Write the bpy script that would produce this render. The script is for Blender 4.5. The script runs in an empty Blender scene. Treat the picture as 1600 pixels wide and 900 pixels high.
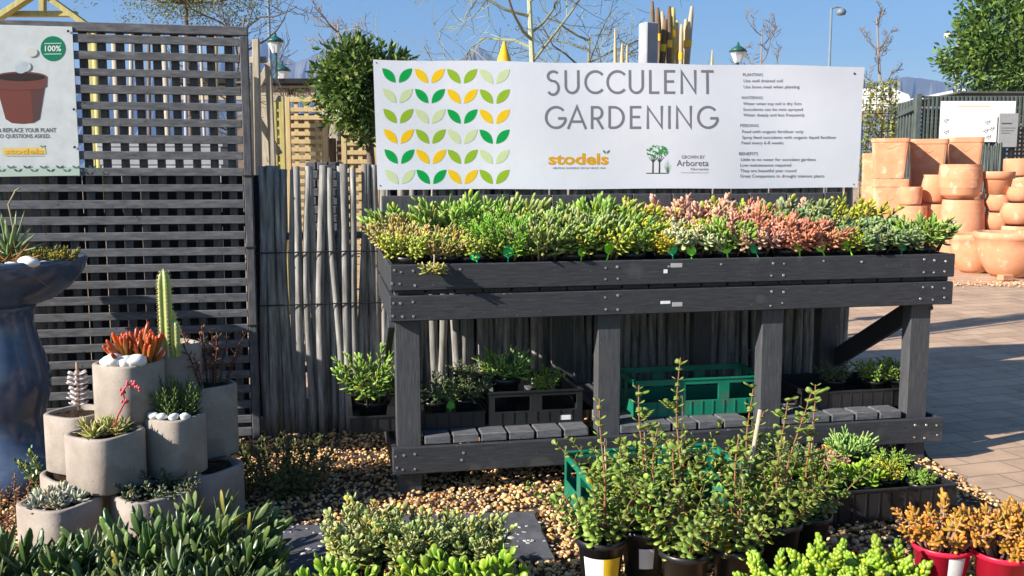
import bpy, math, random
import numpy as np
from mathutils import Vector, Matrix
R = math.radians
C = bpy.context.scene.collection
SC = bpy.context.scene
# ------------------------------------------------------------------ camera, sky, sun, exposure
CF, CP, CH = 1472.0, R(6.742), 1.40
cd = bpy.data.cameras.new('camera'); cam = bpy.data.objects.new('camera', cd); C.objects.link(cam)
cd.sensor_width = 36.0; cd.lens = 36.0 * CF / 1600.0
cd.clip_start = 0.05; cd.clip_end = 9000
cam.location = (0, 0, CH); cam.rotation_euler = (R(90) - CP, 0, 0)
SC.camera = cam
SUN_EL, SUN_AZ = R(28.5), R(28)          # light travels towards +X, a little towards +Y
w = bpy.data.worlds.new('World'); SC.world = w; w.use_nodes = True
nt = w.node_tree; nt.nodes.clear()
sky = nt.nodes.new('ShaderNodeTexSky'); sky.sky_type = 'NISHITA'; sky.sun_disc = False
sky.sun_elevation = SUN_EL; sky.sun_rotation = R(242); sky.air_density = 1.0; sky.dust_density = 0.6; sky.ozone_density = 2.0
bg = nt.nodes.new('ShaderNodeBackground'); bg.inputs[1].default_value = 0.074
wo = nt.nodes.new('ShaderNodeOutputWorld')
hsv = nt.nodes.new('ShaderNodeHueSaturation'); hsv.inputs['Saturation'].default_value = 1.3; nt.links.new(sky.outputs[0], hsv.inputs['Color']); nt.links.new(hsv.outputs[0], bg.inputs[0]); nt.links.new(bg.outputs[0], wo.inputs[0])
sd = bpy.data.lights.new('sun', 'SUN'); sd.energy = 5.0; sd.angle = R(0.53); sd.color = (1.0, 0.94, 0.84)
sun = bpy.data.objects.new('sun', sd); C.objects.link(sun)
trav = Vector((math.cos(SUN_AZ) * math.cos(SUN_EL), math.sin(SUN_AZ) * math.cos(SUN_EL), -math.sin(SUN_EL)))
sun.rotation_euler = trav.to_track_quat('-Z', 'Y').to_euler(); sun.location = (-6, -3, 5)
SC.view_settings.view_transform = 'Standard'; SC.view_settings.look = 'None'
SC.view_settings.exposure = 0.95; SC.view_settings.gamma = 1
SC.cycles.max_bounces = 6; SC.cycles.transparent_max_bounces = 8

# ------------------------------------------------------------------ frames
YAW = R(10.912); U = np.array([math.cos(YAW), math.sin(YAW)]); V = np.array([-U[1], U[0]]); P0 = np.array([-.515, 3.988])
def F(u, v, z=0.): return Vector((*(P0 + U * u + V * v), z))
def ray(x, y):
    a = (x - 800) / CF; b = (450 - y) / CF; c, s = math.cos(CP), math.sin(CP)
    return np.array([a, c + b * s, -s + b * c])
def gz(x, y, z=0.):                      # photo pixel -> point at height z
    r = ray(x, y); return Vector(np.array([0, 0, CH]) + r * (z - CH) / r[2])
def aY(x, y, Y):                         # photo pixel -> point at distance Y
    r = ray(x, y); return Vector(np.array([0, 0, CH]) + r * Y / r[1])
def pv(x, y, v):                         # photo pixel -> (u, z) on the upright plane v of the table frame
    r = ray(x, y); t = (v + P0 @ V) / (r[:2] @ V); P = np.array([0, 0, CH]) + t * r
    return float((P[:2] - P0) @ U), float(P[2])
def gh(Y): return 0.03 * max(0., min(Y, 40) - 6)

# ------------------------------------------------------------------ materials
def newmat(name):
    m = bpy.data.materials.new(name); m.use_nodes = True
    n = m.node_tree.nodes; return m, n, m.node_tree.links, n['Principled BSDF']
def N(n, t, **k):
    o = n.new(t)
    for a, b in k.items(): setattr(o, a, b)
    return o
def ramp(n, l, src, stops):
    r = n.new('ShaderNodeValToRGB'); e = r.color_ramp.elements
    while len(e) < len(stops): e.new(.5)
    for q, (p, c) in zip(e, stops): q.position = p; q.color = (*c, 1)
    l.new(src, r.inputs[0]); return r.outputs[0]
def noisy(name, c1, c2, scale=20., rough=.7, bump=.2, stretch=(1, 1, 1), spec=.4, detail=5., dist=.004, c3=None, metal=0., bscale=None, speck=None, stain=None):
    m, n, l, b = newmat(name)
    tc = N(n, 'ShaderNodeTexCoord'); mp = N(n, 'ShaderNodeMapping'); mp.inputs[3].default_value = stretch
    l.new(tc.outputs['Object'], mp.inputs[0])
    no = N(n, 'ShaderNodeTexNoise'); no.inputs['Scale'].default_value = scale; no.inputs['Detail'].default_value = detail; no.inputs['Roughness'].default_value = .65
    l.new(mp.outputs[0], no.inputs[0])
    st = [(.3, c1), (.7, c2)] if c3 is None else [(.3, c1), (.58, c2), (.72, c3)]
    colr = ramp(n, l, no.outputs[0], st)
    for sc, th, cc, am in [q for q in (speck, stain) if q]:
        s2 = N(n, 'ShaderNodeTexNoise'); s2.inputs['Scale'].default_value = sc; s2.inputs['Detail'].default_value = 3; l.new(tc.outputs['Object'], s2.inputs[0])
        rr = ramp(n, l, s2.outputs[0], [(th, (0, 0, 0)), (th + .05, (am, am, am))]); mxx = N(n, 'ShaderNodeMix', data_type='RGBA'); l.new(rr, mxx.inputs[0]); l.new(colr, mxx.inputs[6]); mxx.inputs[7].default_value = (*cc, 1); colr = mxx.outputs[2]
    l.new(colr, b.inputs['Base Color'])
    b.inputs['Roughness'].default_value = rough; b.inputs['Specular IOR Level'].default_value = spec; b.inputs['Metallic'].default_value = metal
    if bump:
        n2 = no
        if bscale:
            n2 = N(n, 'ShaderNodeTexNoise'); n2.inputs['Scale'].default_value = bscale; n2.inputs['Detail'].default_value = 4; l.new(mp.outputs[0], n2.inputs[0])
        bp = N(n, 'ShaderNodeBump'); bp.inputs['Strength'].default_value = bump; bp.inputs['Distance'].default_value = dist
        l.new(n2.outputs[0], bp.inputs['Height']); l.new(bp.outputs[0], b.inputs['Normal'])
    return m
def plain(name, c, rough=.5, spec=.4, metal=0.):
    return noisy(name, tuple(x * .9 for x in c), tuple(min(1, x * 1.08) for x in c), 14, rough, .05, spec=spec, metal=metal)
def attrmat(name, rough=.42, spec=.4, trans=.0, var=.25, bump=0.):
    """colour carried by the mesh (species colour of each leaf or stone), slightly mottled"""
    m, n, l, b = newmat(name)
    at = N(n, 'ShaderNodeVertexColor'); at.layer_name = 'col'
    tc = N(n, 'ShaderNodeTexCoord'); no = N(n, 'ShaderNodeTexNoise'); no.inputs['Scale'].default_value = 60; no.inputs['Detail'].default_value = 3
    l.new(tc.outputs['Object'], no.inputs[0])
    hs = N(n, 'ShaderNodeHueSaturation'); mr = N(n, 'ShaderNodeMapRange'); mr.inputs[3].default_value = 1 - var; mr.inputs[4].default_value = 1 + var
    l.new(no.outputs[0], mr.inputs[0]); l.new(mr.outputs[0], hs.inputs['Value']); l.new(at.outputs[0], hs.inputs['Color'])
    l.new(hs.outputs[0], b.inputs['Base Color'])
    b.inputs['Roughness'].default_value = rough; b.inputs['Specular IOR Level'].default_value = spec
    if bump:
        bp = N(n, 'ShaderNodeBump'); bp.inputs['Strength'].default_value = bump; bp.inputs['Distance'].default_value = .003
        l.new(no.outputs[0], bp.inputs['Height']); l.new(bp.outputs[0], b.inputs['Normal'])
    if trans:
        t = N(n, 'ShaderNodeBsdfTranslucent'); mx = N(n, 'ShaderNodeMixShader'); mx.inputs[0].default_value = trans
        l.new(hs.outputs[0], t.inputs[0]); l.new(b.outputs[0], mx.inputs[1]); l.new(t.outputs[0], mx.inputs[2])
        l.new(mx.outputs[0], n['Material Output'].inputs[0])
    return m
M = {}
M['leaf'] = attrmat('succulent_leaf', .36, .5, .15, .12)
M['thin'] = attrmat('thin_leaf', .4, .45, .3, .12)
M['stone'] = attrmat('pebble', .82, .2, 0, .4)
M['bark'] = attrmat('bark', .85, .2, 0, .35, .6)
M['paint'] = attrmat('print_ink', .6, .25, 0, .03)
M['wood'] = noisy('charcoal_wood_stain', (.022, .023, .028), (.042, .044, .051), 9, .6, .5, (1.2, 14, 14), .35, c3=(.066, .066, .07), dist=.002, speck=(70, .69, (.22, .22, .23), .8), stain=(5, .6, (.075, .073, .075), .6))
M['wood_up'] = noisy('charcoal_wood_stain_upright', (.04, .041, .046), (.07, .072, .08), 9, .6, .5, (14, 14, 1.2), .35, c3=(.1, .1, .106), dist=.002, speck=(70, .7, (.2, .2, .21), .8), stain=(5, .6, (.075, .073, .075), .6))
M['lat'] = noisy('grey_lattice_wood', (.06, .062, .07), (.13, .13, .14), 7, .7, .5, (2, 9, 9), .3, c3=(.19, .185, .19), dist=.002, speck=(45, .68, (.02, .02, .02), .8))
M['lat_up'] = noisy('grey_lattice_wood_upright', (.045, .047, .055), (.1, .1, .11), 7, .7, .5, (9, 9, 2), .3, c3=(.15, .145, .15), dist=.002)
M['dark'] = noisy('black_fence_wood', (.006, .006, .007), (.016, .016, .018), 8, .75, .4, (10, 10, 1), .3)
M['stick'] = noisy('weathered_sapling', (.1, .095, .088), (.3, .285, .265), 5, .8, .6, (9, 9, 1.0), .25, c3=(.48, .465, .43), dist=.003)
M['pine'] = noisy('raw_pine', (.42, .3, .14), (.6, .46, .24), 5, .6, .2, (8, 8, 1), .35)
M['pine2'] = noisy('greyed_pine', (.3, .25, .18), (.48, .42, .33), 5, .7, .3, (8, 8, 1), .3)
M['brownwood'] = noisy('brown_pole_wood', (.1, .06, .035), (.22, .15, .09), 5, .8, .4, (8, 8, 1), .25)
M['ypine'] = noisy('green_treated_pine', (.3, .27, .09), (.5, .43, .16), 5, .6, .2, (8, 8, 1), .35)
M['concrete'] = noisy('planter_concrete', (.265, .22, .188), (.345, .295, .255), 9, .9, .5, c3=(.39, .34, .3), spec=.2, bscale=90, dist=.002, speck=(75, .68, (.12, .1, .085), .85), stain=(4, .55, (.2, .165, .135), .55))
M['terra'] = noisy('terracotta', (.54, .235, .125), (.61, .295, .17), 5, .92, .3, spec=.1, c3=(.66, .37, .235), bscale=60, speck=(9, .64, (.72, .5, .38), .55), stain=(3.5, .56, (.7, .42, .28), .6))
M['plastic'] = noisy('black_plastic', (.012, .012, .013), (.022, .022, .024), 8, .38, .1, spec=.5)
M['green'] = noisy('green_crate_plastic', (.0, .13, .075), (.005, .2, .115), 6, .45, .1, spec=.5, speck=(40, .66, (.12, .22, .16), .6), stain=(7, .58, (.05, .13, .085), .7))
M['red'] = noisy('red_pot_plastic', (.72, .015, .05), (.82, .025, .07), 6, .35, .05, spec=.5)
M['soil'] = noisy('potting_soil', (.018, .012, .008), (.07, .045, .028), 60, .95, 1., spec=.1, dist=.01)
M['tag'] = plain('lime_tag', (.3, .85, .03), .35)
M['tag2'] = plain('green_tag', (.02, .6, .2), .35)
M['white'] = plain('white_label', (.78, .78, .78), .5)
M['yellow'] = plain('yellow_label', (.8, .5, .02), .5)
M['vinyl'] = noisy('white_vinyl', (.7, .715, .79), (.75, .765, .83), 2.6, .42, .22, spec=.4, dist=.012)
M['glaze'] = noisy('blue_grey_glaze', (.03, .048, .09), (.07, .1, .17), 4, .18, .08, spec=.6, c3=(.12, .155, .23))
M['slate'] = noisy('dark_slate_slab', (.045, .045, .052), (.1, .1, .115), 5, .75, .5, spec=.3, c3=(.16, .16, .175), bscale=25, dist=.006)
M['whitestone'] = noisy('white_stone', (.62, .62, .62), (.8, .8, .79), 10, .7, .3, spec=.3)
M['metal'] = noisy('nail_metal', (.3, .3, .31), (.5, .5, .5), 30, .4, .1, spec=.5, metal=.7)
M['post'] = plain('grey_lamp_paint', (.16, .2, .24), .5)
M['lampgreen'] = plain('green_lamp_paint', (.02, .1, .08), .4)
M['glass'] = plain('lamp_glass', (.6, .65, .7), .15, .6)
M['tent'] = plain('white_canvas', (.8, .8, .8), .7)
M['greypost'] = noisy('grey_column_paint', (.26, .27, .3), (.36, .37, .4), 6, .7, .2)
M['signgrey'] = plain('grey_sign_board', (.3, .3, .31), .5)
M['shed'] = noisy('shed_timber', (.12, .09, .065), (.22, .17, .125), 5, .8, .4, (2, 8, 8))
M['black'] = plain('black_rubber', (.01, .01, .01), .5)
M['cone'] = plain('yellow_cone_paint', (.75, .45, .02), .5)

# ------------------------------------------------------------------ mesh builder
class MB:
    def __init__(s): s.v = []; s.f = []; s.c = []; s.mi = []; s.n = 0
    def add(s, v, f, col=(.5, .5, .5), mi=0):
        v = np.asarray(v, float).reshape(-1, 3); o = s.n; s.v.append(v)
        col = np.asarray(col, float)
        s.c.append(np.tile(col, (len(v), 1)) if col.ndim == 1 else col)
        s.f.extend([tuple(i + o for i in q) for q in f]); s.mi.extend([mi] * len(f)); s.n += len(v)
    def build(s, name, mat, parent=None, smooth=False, loc=None, rot=None):
        me = bpy.data.meshes.new(name)
        v = np.concatenate(s.v); me.from_pydata(v.tolist(), [], s.f)
        for m in (mat if isinstance(mat, (list, tuple)) else [mat]): me.materials.append(m)
        if any(s.mi): me.polygons.foreach_set('material_index', s.mi)
        a = me.color_attributes.new('col', 'FLOAT_COLOR', 'POINT')
        a.data.foreach_set('color', np.c_[np.concatenate(s.c), np.ones(s.n)].astype(np.float32).ravel())
        if smooth: me.polygons.foreach_set('use_smooth', [True] * len(me.polygons))
        me.update()
        o = bpy.data.objects.new(name, me); C.objects.link(o)
        if parent: o.parent = parent
        if loc is not None: o.location = loc
        if rot is not None: o.rotation_euler = rot
        return o
def tag(o, label, cat, group=None, kind=None):
    o['label'] = label; o['category'] = cat
    if group: o['group'] = group
    if kind: o['kind'] = kind
    return o
def thing(name, label, cat, loc=(0, 0, 0), rz=0., group=None):
    o = bpy.data.objects.new(name, None); C.objects.link(o); o.empty_display_size = .1
    o.location = loc; o.rotation_euler = (0, 0, rz); return tag(o, label, cat, group)
def dup(root, loc, rz, label=None, sc=1., group=None):
    r = root.copy(); C.objects.link(r); r.location = loc; r.rotation_euler = (root.rotation_euler.x, root.rotation_euler.y, rz); r.scale = (sc, sc, sc)
    if label: r['label'] = label
    if group: r['group'] = group
    for ch in list(root.children):
        c = ch.copy(); C.objects.link(c); c.parent = r
        for g in ch.children:
            d = g.copy(); C.objects.link(d); d.parent = c
    return r
def structure(o): o['kind'] = 'structure'; return o

def box(mb, x0, x1, y0, y1, z0, z1, b=.003, col=(.5, .5, .5), mi=0, mat=None):
    """box with chamfered edges"""
    b = min(b, .45 * min(abs(x1 - x0), abs(y1 - y0), abs(z1 - z0)))
    vs = []; ix = {}
    for i in (0, 1):
        for j in (0, 1):
            for k in (0, 1):
                X, Y, Z = (x0, x1)[i], (y0, y1)[j], (z0, z1)[k]; dx, dy, dz = (b, -b)[i], (b, -b)[j], (b, -b)[k]
                for a, p in enumerate(((X, Y + dy, Z + dz), (X + dx, Y, Z + dz), (X + dx, Y + dy, Z))):
                    ix[i, j, k, a] = len(vs); vs.append(p)
    f = []
    for i in (0, 1):
        q = [ix[i, 0, 0, 0], ix[i, 1, 0, 0], ix[i, 1, 1, 0], ix[i, 0, 1, 0]]; f.append(q if i else q[::-1])
        q = [ix[0, i, 0, 1], ix[1, i, 0, 1], ix[1, i, 1, 1], ix[0, i, 1, 1]]; f.append(q[::-1] if i else q)
        q = [ix[0, 0, i, 2], ix[1, 0, i, 2], ix[1, 1, i, 2], ix[0, 1, i, 2]]; f.append(q if i else q[::-1])
        for j in (0, 1):
            q = [ix[i, j, 0, 0], ix[i, j, 1, 0], ix[i, j, 1, 1], ix[i, j, 0, 1]]; f.append(q if i == j else q[::-1])
            q = [ix[i, 0, j, 0], ix[i, 1, j, 0], ix[i, 1, j, 2], ix[i, 0, j, 2]]; f.append(q[::-1] if i == j else q)
            q = [ix[0, i, j, 1], ix[1, i, j, 1], ix[1, i, j, 2], ix[0, i, j, 2]]; f.append(q if i == j else q[::-1])
            for k in (0, 1):
                q = [ix[i, j, k, 0], ix[i, j, k, 1], ix[i, j, k, 2]]; f.append(q if (i + j + k) % 2 else q[::-1])
    v = np.array(vs)
    if mat is not None: v = np.array([tuple(mat @ Vector(p)) for p in vs])
    mb.add(v, f, col, mi)
def bar(mb, a, b, wx, wz, col=(.5, .5, .5), bev=.002, mi=0, roll=0.):
    """chamfered bar from a to b"""
    a, b = Vector(a), Vector(b); d = b - a; L = d.length
    m = Matrix.Translation(a) @ d.to_track_quat('Y', 'Z').to_matrix().to_4x4() @ Matrix.Rotation(roll, 4, 'Y')
    box(mb, -wx / 2, wx / 2, 0, L, -wz / 2, wz / 2, bev, col, mi, m)
def tube(mb, pts, rad, n=6, col=(.5, .5, .5), mi=0, cap=True):
    P = [Vector(p) for p in pts]; k = len(P)
    rad = [rad] * k if np.isscalar(rad) else rad
    vs = []; prev = None
    for i in range(k):
        t = (P[min(i + 1, k - 1)] - P[max(i - 1, 0)]); t = t.normalized() if t.length > 1e-9 else Vector((0, 0, 1))
        if prev is None: prev = t.orthogonal().normalized()
        x = (prev - t * prev.dot(t)); x = x.normalized() if x.length > 1e-6 else t.orthogonal().normalized(); prev = x; y = t.cross(x)
        for j in range(n):
            a = 2 * math.pi * j / n; vs.append(P[i] + (x * math.cos(a) + y * math.sin(a)) * rad[i])
    f = [(i * n + j, i * n + (j + 1) % n, (i + 1) * n + (j + 1) % n, (i + 1) * n + j) for i in range(k - 1) for j in range(n)]
    if cap: f += [tuple(range(n))[::-1], tuple(range((k - 1) * n, k * n))]
    col = np.asarray(col, float)
    if col.ndim == 2: col = np.repeat(col, n, 0)
    mb.add([tuple(v) for v in vs], f, col, mi)
def lathe(mb, prof, n=28, c=(0, 0, 0), col=(.5, .5, .5), mi=0, sq=0., rot=0., rib=None):
    """profile of (r, z) turned round z; sq > 0 squares the section"""
    vs = []
    for r, z in prof:
        for j in range(n):
            a = 2 * math.pi * j / n + rot; k = 1.
            if sq:
                e = 2 / (2 + sq * 10); ca, sa = math.cos(a - rot), math.sin(a - rot)
                k = 1 / (abs(ca) ** (2 / e) + abs(sa) ** (2 / e)) ** (e / 2)
            vs.append((c[0] + r * k * math.cos(a), c[1] + r * k * math.sin(a), c[2] + z))
    m = len(prof)
    f = [(i * n + j, i * n + (j + 1) % n, (i + 1) * n + (j + 1) % n, (i + 1) * n + j) for i in range(m - 1) for j in range(n)]
    if prof[0][0] > 1e-5: f.append(tuple(range(n))[::-1])
    if prof[-1][0] > 1e-5: f.append(tuple(range((m - 1) * n, m * n)))
    mb.add(vs, f, col, mi)
def disc_pts(n, r, cx=0, cy=0): return [(cx + r * math.cos(2 * math.pi * i / n), cy + r * math.sin(2 * math.pi * i / n)) for i in range(n)]
_ico = {}
def pebble_template(lv=1):
    if lv not in _ico:
        v = [(1, 0, 0), (-1, 0, 0), (0, 1, 0), (0, -1, 0), (0, 0, 1), (0, 0, -1)]
        t = [(0, 2, 4), (2, 1, 4), (1, 3, 4), (3, 0, 4), (2, 0, 5), (1, 2, 5), (3, 1, 5), (0, 3, 5)]
        cache = {}; f = []
        def mid(a, b):
            k = (min(a, b), max(a, b))
            if k not in cache:
                p = np.array(v[a]) + np.array(v[b]); v.append(tuple(p / np.linalg.norm(p))); cache[k] = len(v) - 1
            return cache[k]
        for _ in range(lv):
            f = []
            for a, b, c in t: x, y, z = mid(a, b), mid(b, c), mid(c, a); f += [(a, x, z), (x, b, y), (z, y, c), (x, y, z)]
            t = f
        _ico[lv] = np.array(v), f
    return _ico[lv]
def rock(mb, c, s, seed=0, col=(.5, .5, .5), mi=0, lv=1):
    v, f = pebble_template(lv); r = np.random.RandomState(seed)
    if lv > 1:
        k = r.normal(size=(5, 3)) * 1.6; ph = r.uniform(0, 6, 5); v = v * (1 + .07 * np.sin(v @ k.T + ph).sum(1)[:, None]) * np.array(s)
    else: v = v * (1 + r.uniform(-.14, .14, (len(v), 1))) * np.array(s)
    a = r.uniform(0, 6.28); ca, sa = math.cos(a), math.sin(a)
    v = np.c_[v[:, 0] * ca - v[:, 1] * sa, v[:, 0] * sa + v[:, 1] * ca, v[:, 2]] + np.array(c); mb.add(v, f, col, mi)

# ------------------------------------------------------------------ leaves and plants
PROF = {'paddle': ([0, .25, .55, .8, .94], [.22, .5, 1, .9, .5]), 'finger': ([0, .3, .7, .92], [.7, .95, 1, .72]),
        'lance': ([0, .25, .6, .85], [.75, 1, .62, .26]), 'spoon': ([0, .35, .7, .9], [.4, .75, 1, .62]), 'oval': ([0, .3, .65, .9], [.25, .9, 1, .55])}
def leaf(mb, base, d, up, L, W, T, prof='paddle', curve=0., c0=(.1, .2, .05), c1=None, m=6):
    ts, ws = PROF[prof]; d = np.asarray(d, float); d = d / np.linalg.norm(d)
    z = np.asarray(up, float); z = z - d * (z @ d); nz = np.linalg.norm(z)
    z = z / nz if nz > 1e-6 else np.array([1., 0, 0]); x = np.cross(d, z)
    a = np.arange(m) * 2 * math.pi / m; ca, sa = np.cos(a), np.sin(a)
    vs = []; cs = []; c0 = np.asarray(c0, float); c1 = c0 if c1 is None else np.asarray(c1, float)
    for t, q in zip(ts, ws):
        cen = np.asarray(base) + d * (t * L) + z * (curve * L * t * t)
        vs.append(cen + np.outer(ca * W * .5 * q, x) + np.outer(sa * T * .5 * max(q, .45), z)); k = t * t
        cs.append(np.tile(c0 * (1 - k) + c1 * k, (m, 1)))
    vs.append((np.asarray(base) + d * L + z * curve * L)[None]); cs.append(c1[None])
    n = len(ts); f = [(i * m + j, i * m + (j + 1) % m, (i + 1) * m + (j + 1) % m, (i + 1) * m + j) for i in range(n - 1) for j in range(m)]
    f += [((n - 1) * m + j, (n - 1) * m + (j + 1) % m, n * m) for j in range(m)]
    mb.add(np.concatenate(vs), f, np.concatenate(cs))
def jit(rng, c, a=.18):
    c = np.asarray(c, float) * rng.uniform(1 - a, 1 + a); return np.clip(c * rng.uniform(1 - a * .4, 1 + a * .4, 3), 0, 1)
def shoots(seed, n=12, rad=.05, H=.14, spread=.6, nl=12, L=.03, W=.016, T=.008, prof='paddle', e0=10, e1=75, s0=.25, c0=(.1, .2, .04), c1=None,
           curve=.1, hvar=.35, stem=(.12, .1, .05), sr=.003, m=6, top=.6, z0=0., cv=.25, droop=0., odd=.03):
    """a succulent: n shoots with spiralling leaves; returns foliage and stem builders"""
    rng = np.random.RandomState(seed); fo, st = MB(), MB()
    for i in range(n):
        a = i * 2.39996 + rng.uniform(-.4, .4); q = math.sqrt((i + .5) / n)
        b = np.array([math.cos(a) * q * rad * .55, math.sin(a) * q * rad * .55, z0]); h = H * rng.uniform(1 - hvar, 1) * (1 - .25 * q)
        out = np.array([math.cos(a), math.sin(a), 0]) * q * spread * h
        tip = b + out + np.array([rng.uniform(-.1, .1) * h, rng.uniform(-.1, .1) * h, h * (1 - droop * q)])
        mid = b * .5 + tip * .5 + np.array([0, 0, .1 * h]) - out * .15
        pth = lambda s: (1 - s) ** 2 * b + 2 * s * (1 - s) * mid + s * s * tip
        tube(st, [pth(s) for s in (0, .33, .66, .97)], [sr * 1.3, sr * 1.1, sr, sr * .6], 4, jit(rng, stem))
        ph = rng.uniform(0, 6.28); cc = jit(rng, c0, cv); ct = None if c1 is None else jit(rng, c1, cv)
        for k in range(nl):
            s = s0 + (1 - s0) * (k + rng.uniform(0, .6)) / nl; s = min(s, 1.)
            p = pth(s); tg = pth(min(1, s + .02)) - pth(max(0, s - .02)); tg = tg / (np.linalg.norm(tg) + 1e-9)
            az = ph + k * 2.39996; e = R(e0 + (e1 - e0) * ((s - s0) / (1 - s0 + 1e-6)) ** 1.3 + rng.uniform(-9, 9))
            x = np.cross(tg, [0.3, .2, .9]); x = x / (np.linalg.norm(x) + 1e-9); y = np.cross(tg, x)
            rd = x * math.cos(az) + y * math.sin(az); d = rd * math.cos(e) + tg * math.sin(e)
            l = L * rng.uniform(.8, 1.12) * (1 - (1 - top) * (s - s0) / (1 - s0 + 1e-6))
            j = rng.uniform(.8, 1.18) * np.ones(3)
            if rng.rand() < odd: j = np.array([1.9, 1.25, .6])
            leaf(fo, p, d, tg - rd * .3 + rng.uniform(-.15, .15, 3), l, W * l / L, T * l / L, prof, curve, np.clip(cc * j, 0, 1), None if ct is None else np.clip(ct * j, 0, 1), m)
    return fo, st
# ------------------------------------------------------------------ the setting
def sheet(name, poly_rows, mat, z=0.):
    """rows of (Y, x0, x1) joined into a strip that follows the gentle rise of the yard"""
    mb = MB(); vs = []
    for Y, a, b in poly_rows:
        for k in range(13): vs.append((a + (b - a) * k / 12, Y, gh(Y) + z))
    f = [(i * 13 + k, i * 13 + k + 1, (i + 1) * 13 + k + 1, (i + 1) * 13 + k) for i in range(len(poly_rows) - 1) for k in range(12)]
    mb.add(vs, f); return structure(mb.build(name, mat))
m, n, l, b = newmat('garden_soil'); M['ground'] = m
tc = N(n, 'ShaderNodeTexCoord'); no = N(n, 'ShaderNodeTexNoise'); no.inputs['Scale'].default_value = 9; no.inputs['Detail'].default_value = 9; no.inputs['Roughness'].default_value = .75
l.new(tc.outputs['Object'], no.inputs[0])
l.new(ramp(n, l, no.outputs[0], [(.3, (.03, .022, .015)), (.6, (.09, .06, .038)), (.75, (.16, .11, .07))]), b.inputs['Base Color'])
b.inputs['Roughness'].default_value = .95
bp = N(n, 'ShaderNodeBump'); bp.inputs['Distance'].default_value = .02; l.new(no.outputs[0], bp.inputs['Height']); l.new(bp.outputs[0], b.inputs['Normal'])
sheet('ground', [(-30, -60, 60), (0, -60, 60), (2, -60, 60), (4, -60, 60), (6, -60, 60), (12, -70, 70), (40, -200, 200), (200, -900, 900), (1900, -6000, 6000)], M['ground'])
# brick paving
m, n, l, b = newmat('clay_brick_paving'); M['paving'] = m
tc = N(n, 'ShaderNodeTexCoord'); mp = N(n, 'ShaderNodeMapping'); mp.inputs[2].default_value = (0, 0, R(-17)); l.new(tc.outputs['Object'], mp.inputs[0])
br = N(n, 'ShaderNodeTexBrick'); br.inputs['Scale'].default_value = 1.; br.inputs['Brick Width'].default_value = .33; br.inputs['Row Height'].default_value = .165
br.inputs['Mortar Size'].default_value = .006; br.inputs['Mortar Smooth'].default_value = .3; br.inputs['Bias'].default_value = 0
br.inputs['Color1'].default_value = (.42, .285, .19, 1); br.inputs['Color2'].default_value = (.52, .365, .25, 1); br.inputs['Mortar'].default_value = (.27, .2, .15, 1)
no = N(n, 'ShaderNodeTexNoise'); no.inputs['Scale'].default_value = 2.2; no.inputs['Detail'].default_value = 8; no.inputs['Roughness'].default_value = .7
dn = N(n, 'ShaderNodeTexNoise'); dn.inputs['Scale'].default_value = 3; dn.inputs['Detail'].default_value = 3
l.new(tc.outputs['Object'], no.inputs[0]); l.new(tc.outputs['Object'], dn.inputs[0])
va = N(n, 'ShaderNodeVectorMath', operation='MULTIPLY_ADD'); va.inputs[1].default_value = (.02, .02, 0); l.new(dn.outputs[1], va.inputs[0]); l.new(mp.outputs[0], va.inputs[2])
l.new(va.outputs[0], br.inputs[0])
mx = N(n, 'ShaderNodeMix', data_type='RGBA', blend_type='MULTIPLY'); mx.inputs[0].default_value = .8
l.new(br.outputs[0], mx.inputs[6]); l.new(ramp(n, l, no.outputs[0], [(.3, (.55, .53, .52)), (.5, (.95, .93, .92)), (.72, (1.15, 1.13, 1.08))]), mx.inputs[7]); l.new(mx.outputs[2], b.inputs['Base Color'])
b.inputs['Roughness'].default_value = .8
bp = N(n, 'ShaderNodeBump'); bp.inputs['Strength'].default_value = .6; bp.inputs['Distance'].default_value = .006; bp.invert = True
ad = N(n, 'ShaderNodeMath', operation='ADD'); ml = N(n, 'ShaderNodeMath', operation='MULTIPLY'); ml.inputs[1].default_value = -.4; l.new(no.outputs[0], ml.inputs[0]); l.new(br.outputs[1], ad.inputs[0]); l.new(ml.outputs[0], ad.inputs[1])
l.new(ad.outputs[0], bp.inputs['Height']); l.new(bp.outputs[0], b.inputs['Normal'])
e1, e2, e3 = F(2.42, -1.2), F(2.62, .0), F(2.78, 1.25)
rows = [(-2, e1.x - .9, 40)] + [(e.y, e.x, 40) for e in (e1, F(2.48, -.8), F(2.56, -.4), F(2.67, .1))]
rows += [(5.0, 2.2, 45), (5.35, 2.2, 45), (5.8, 1.2, 45), (5.95, -9, 45), (6, -40, 45), (9, -40, 50), (20, -60, 60), (40, -100, 100), (90, -200, 200)]
sheet('paving', rows, M['paving'], .006)
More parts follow.
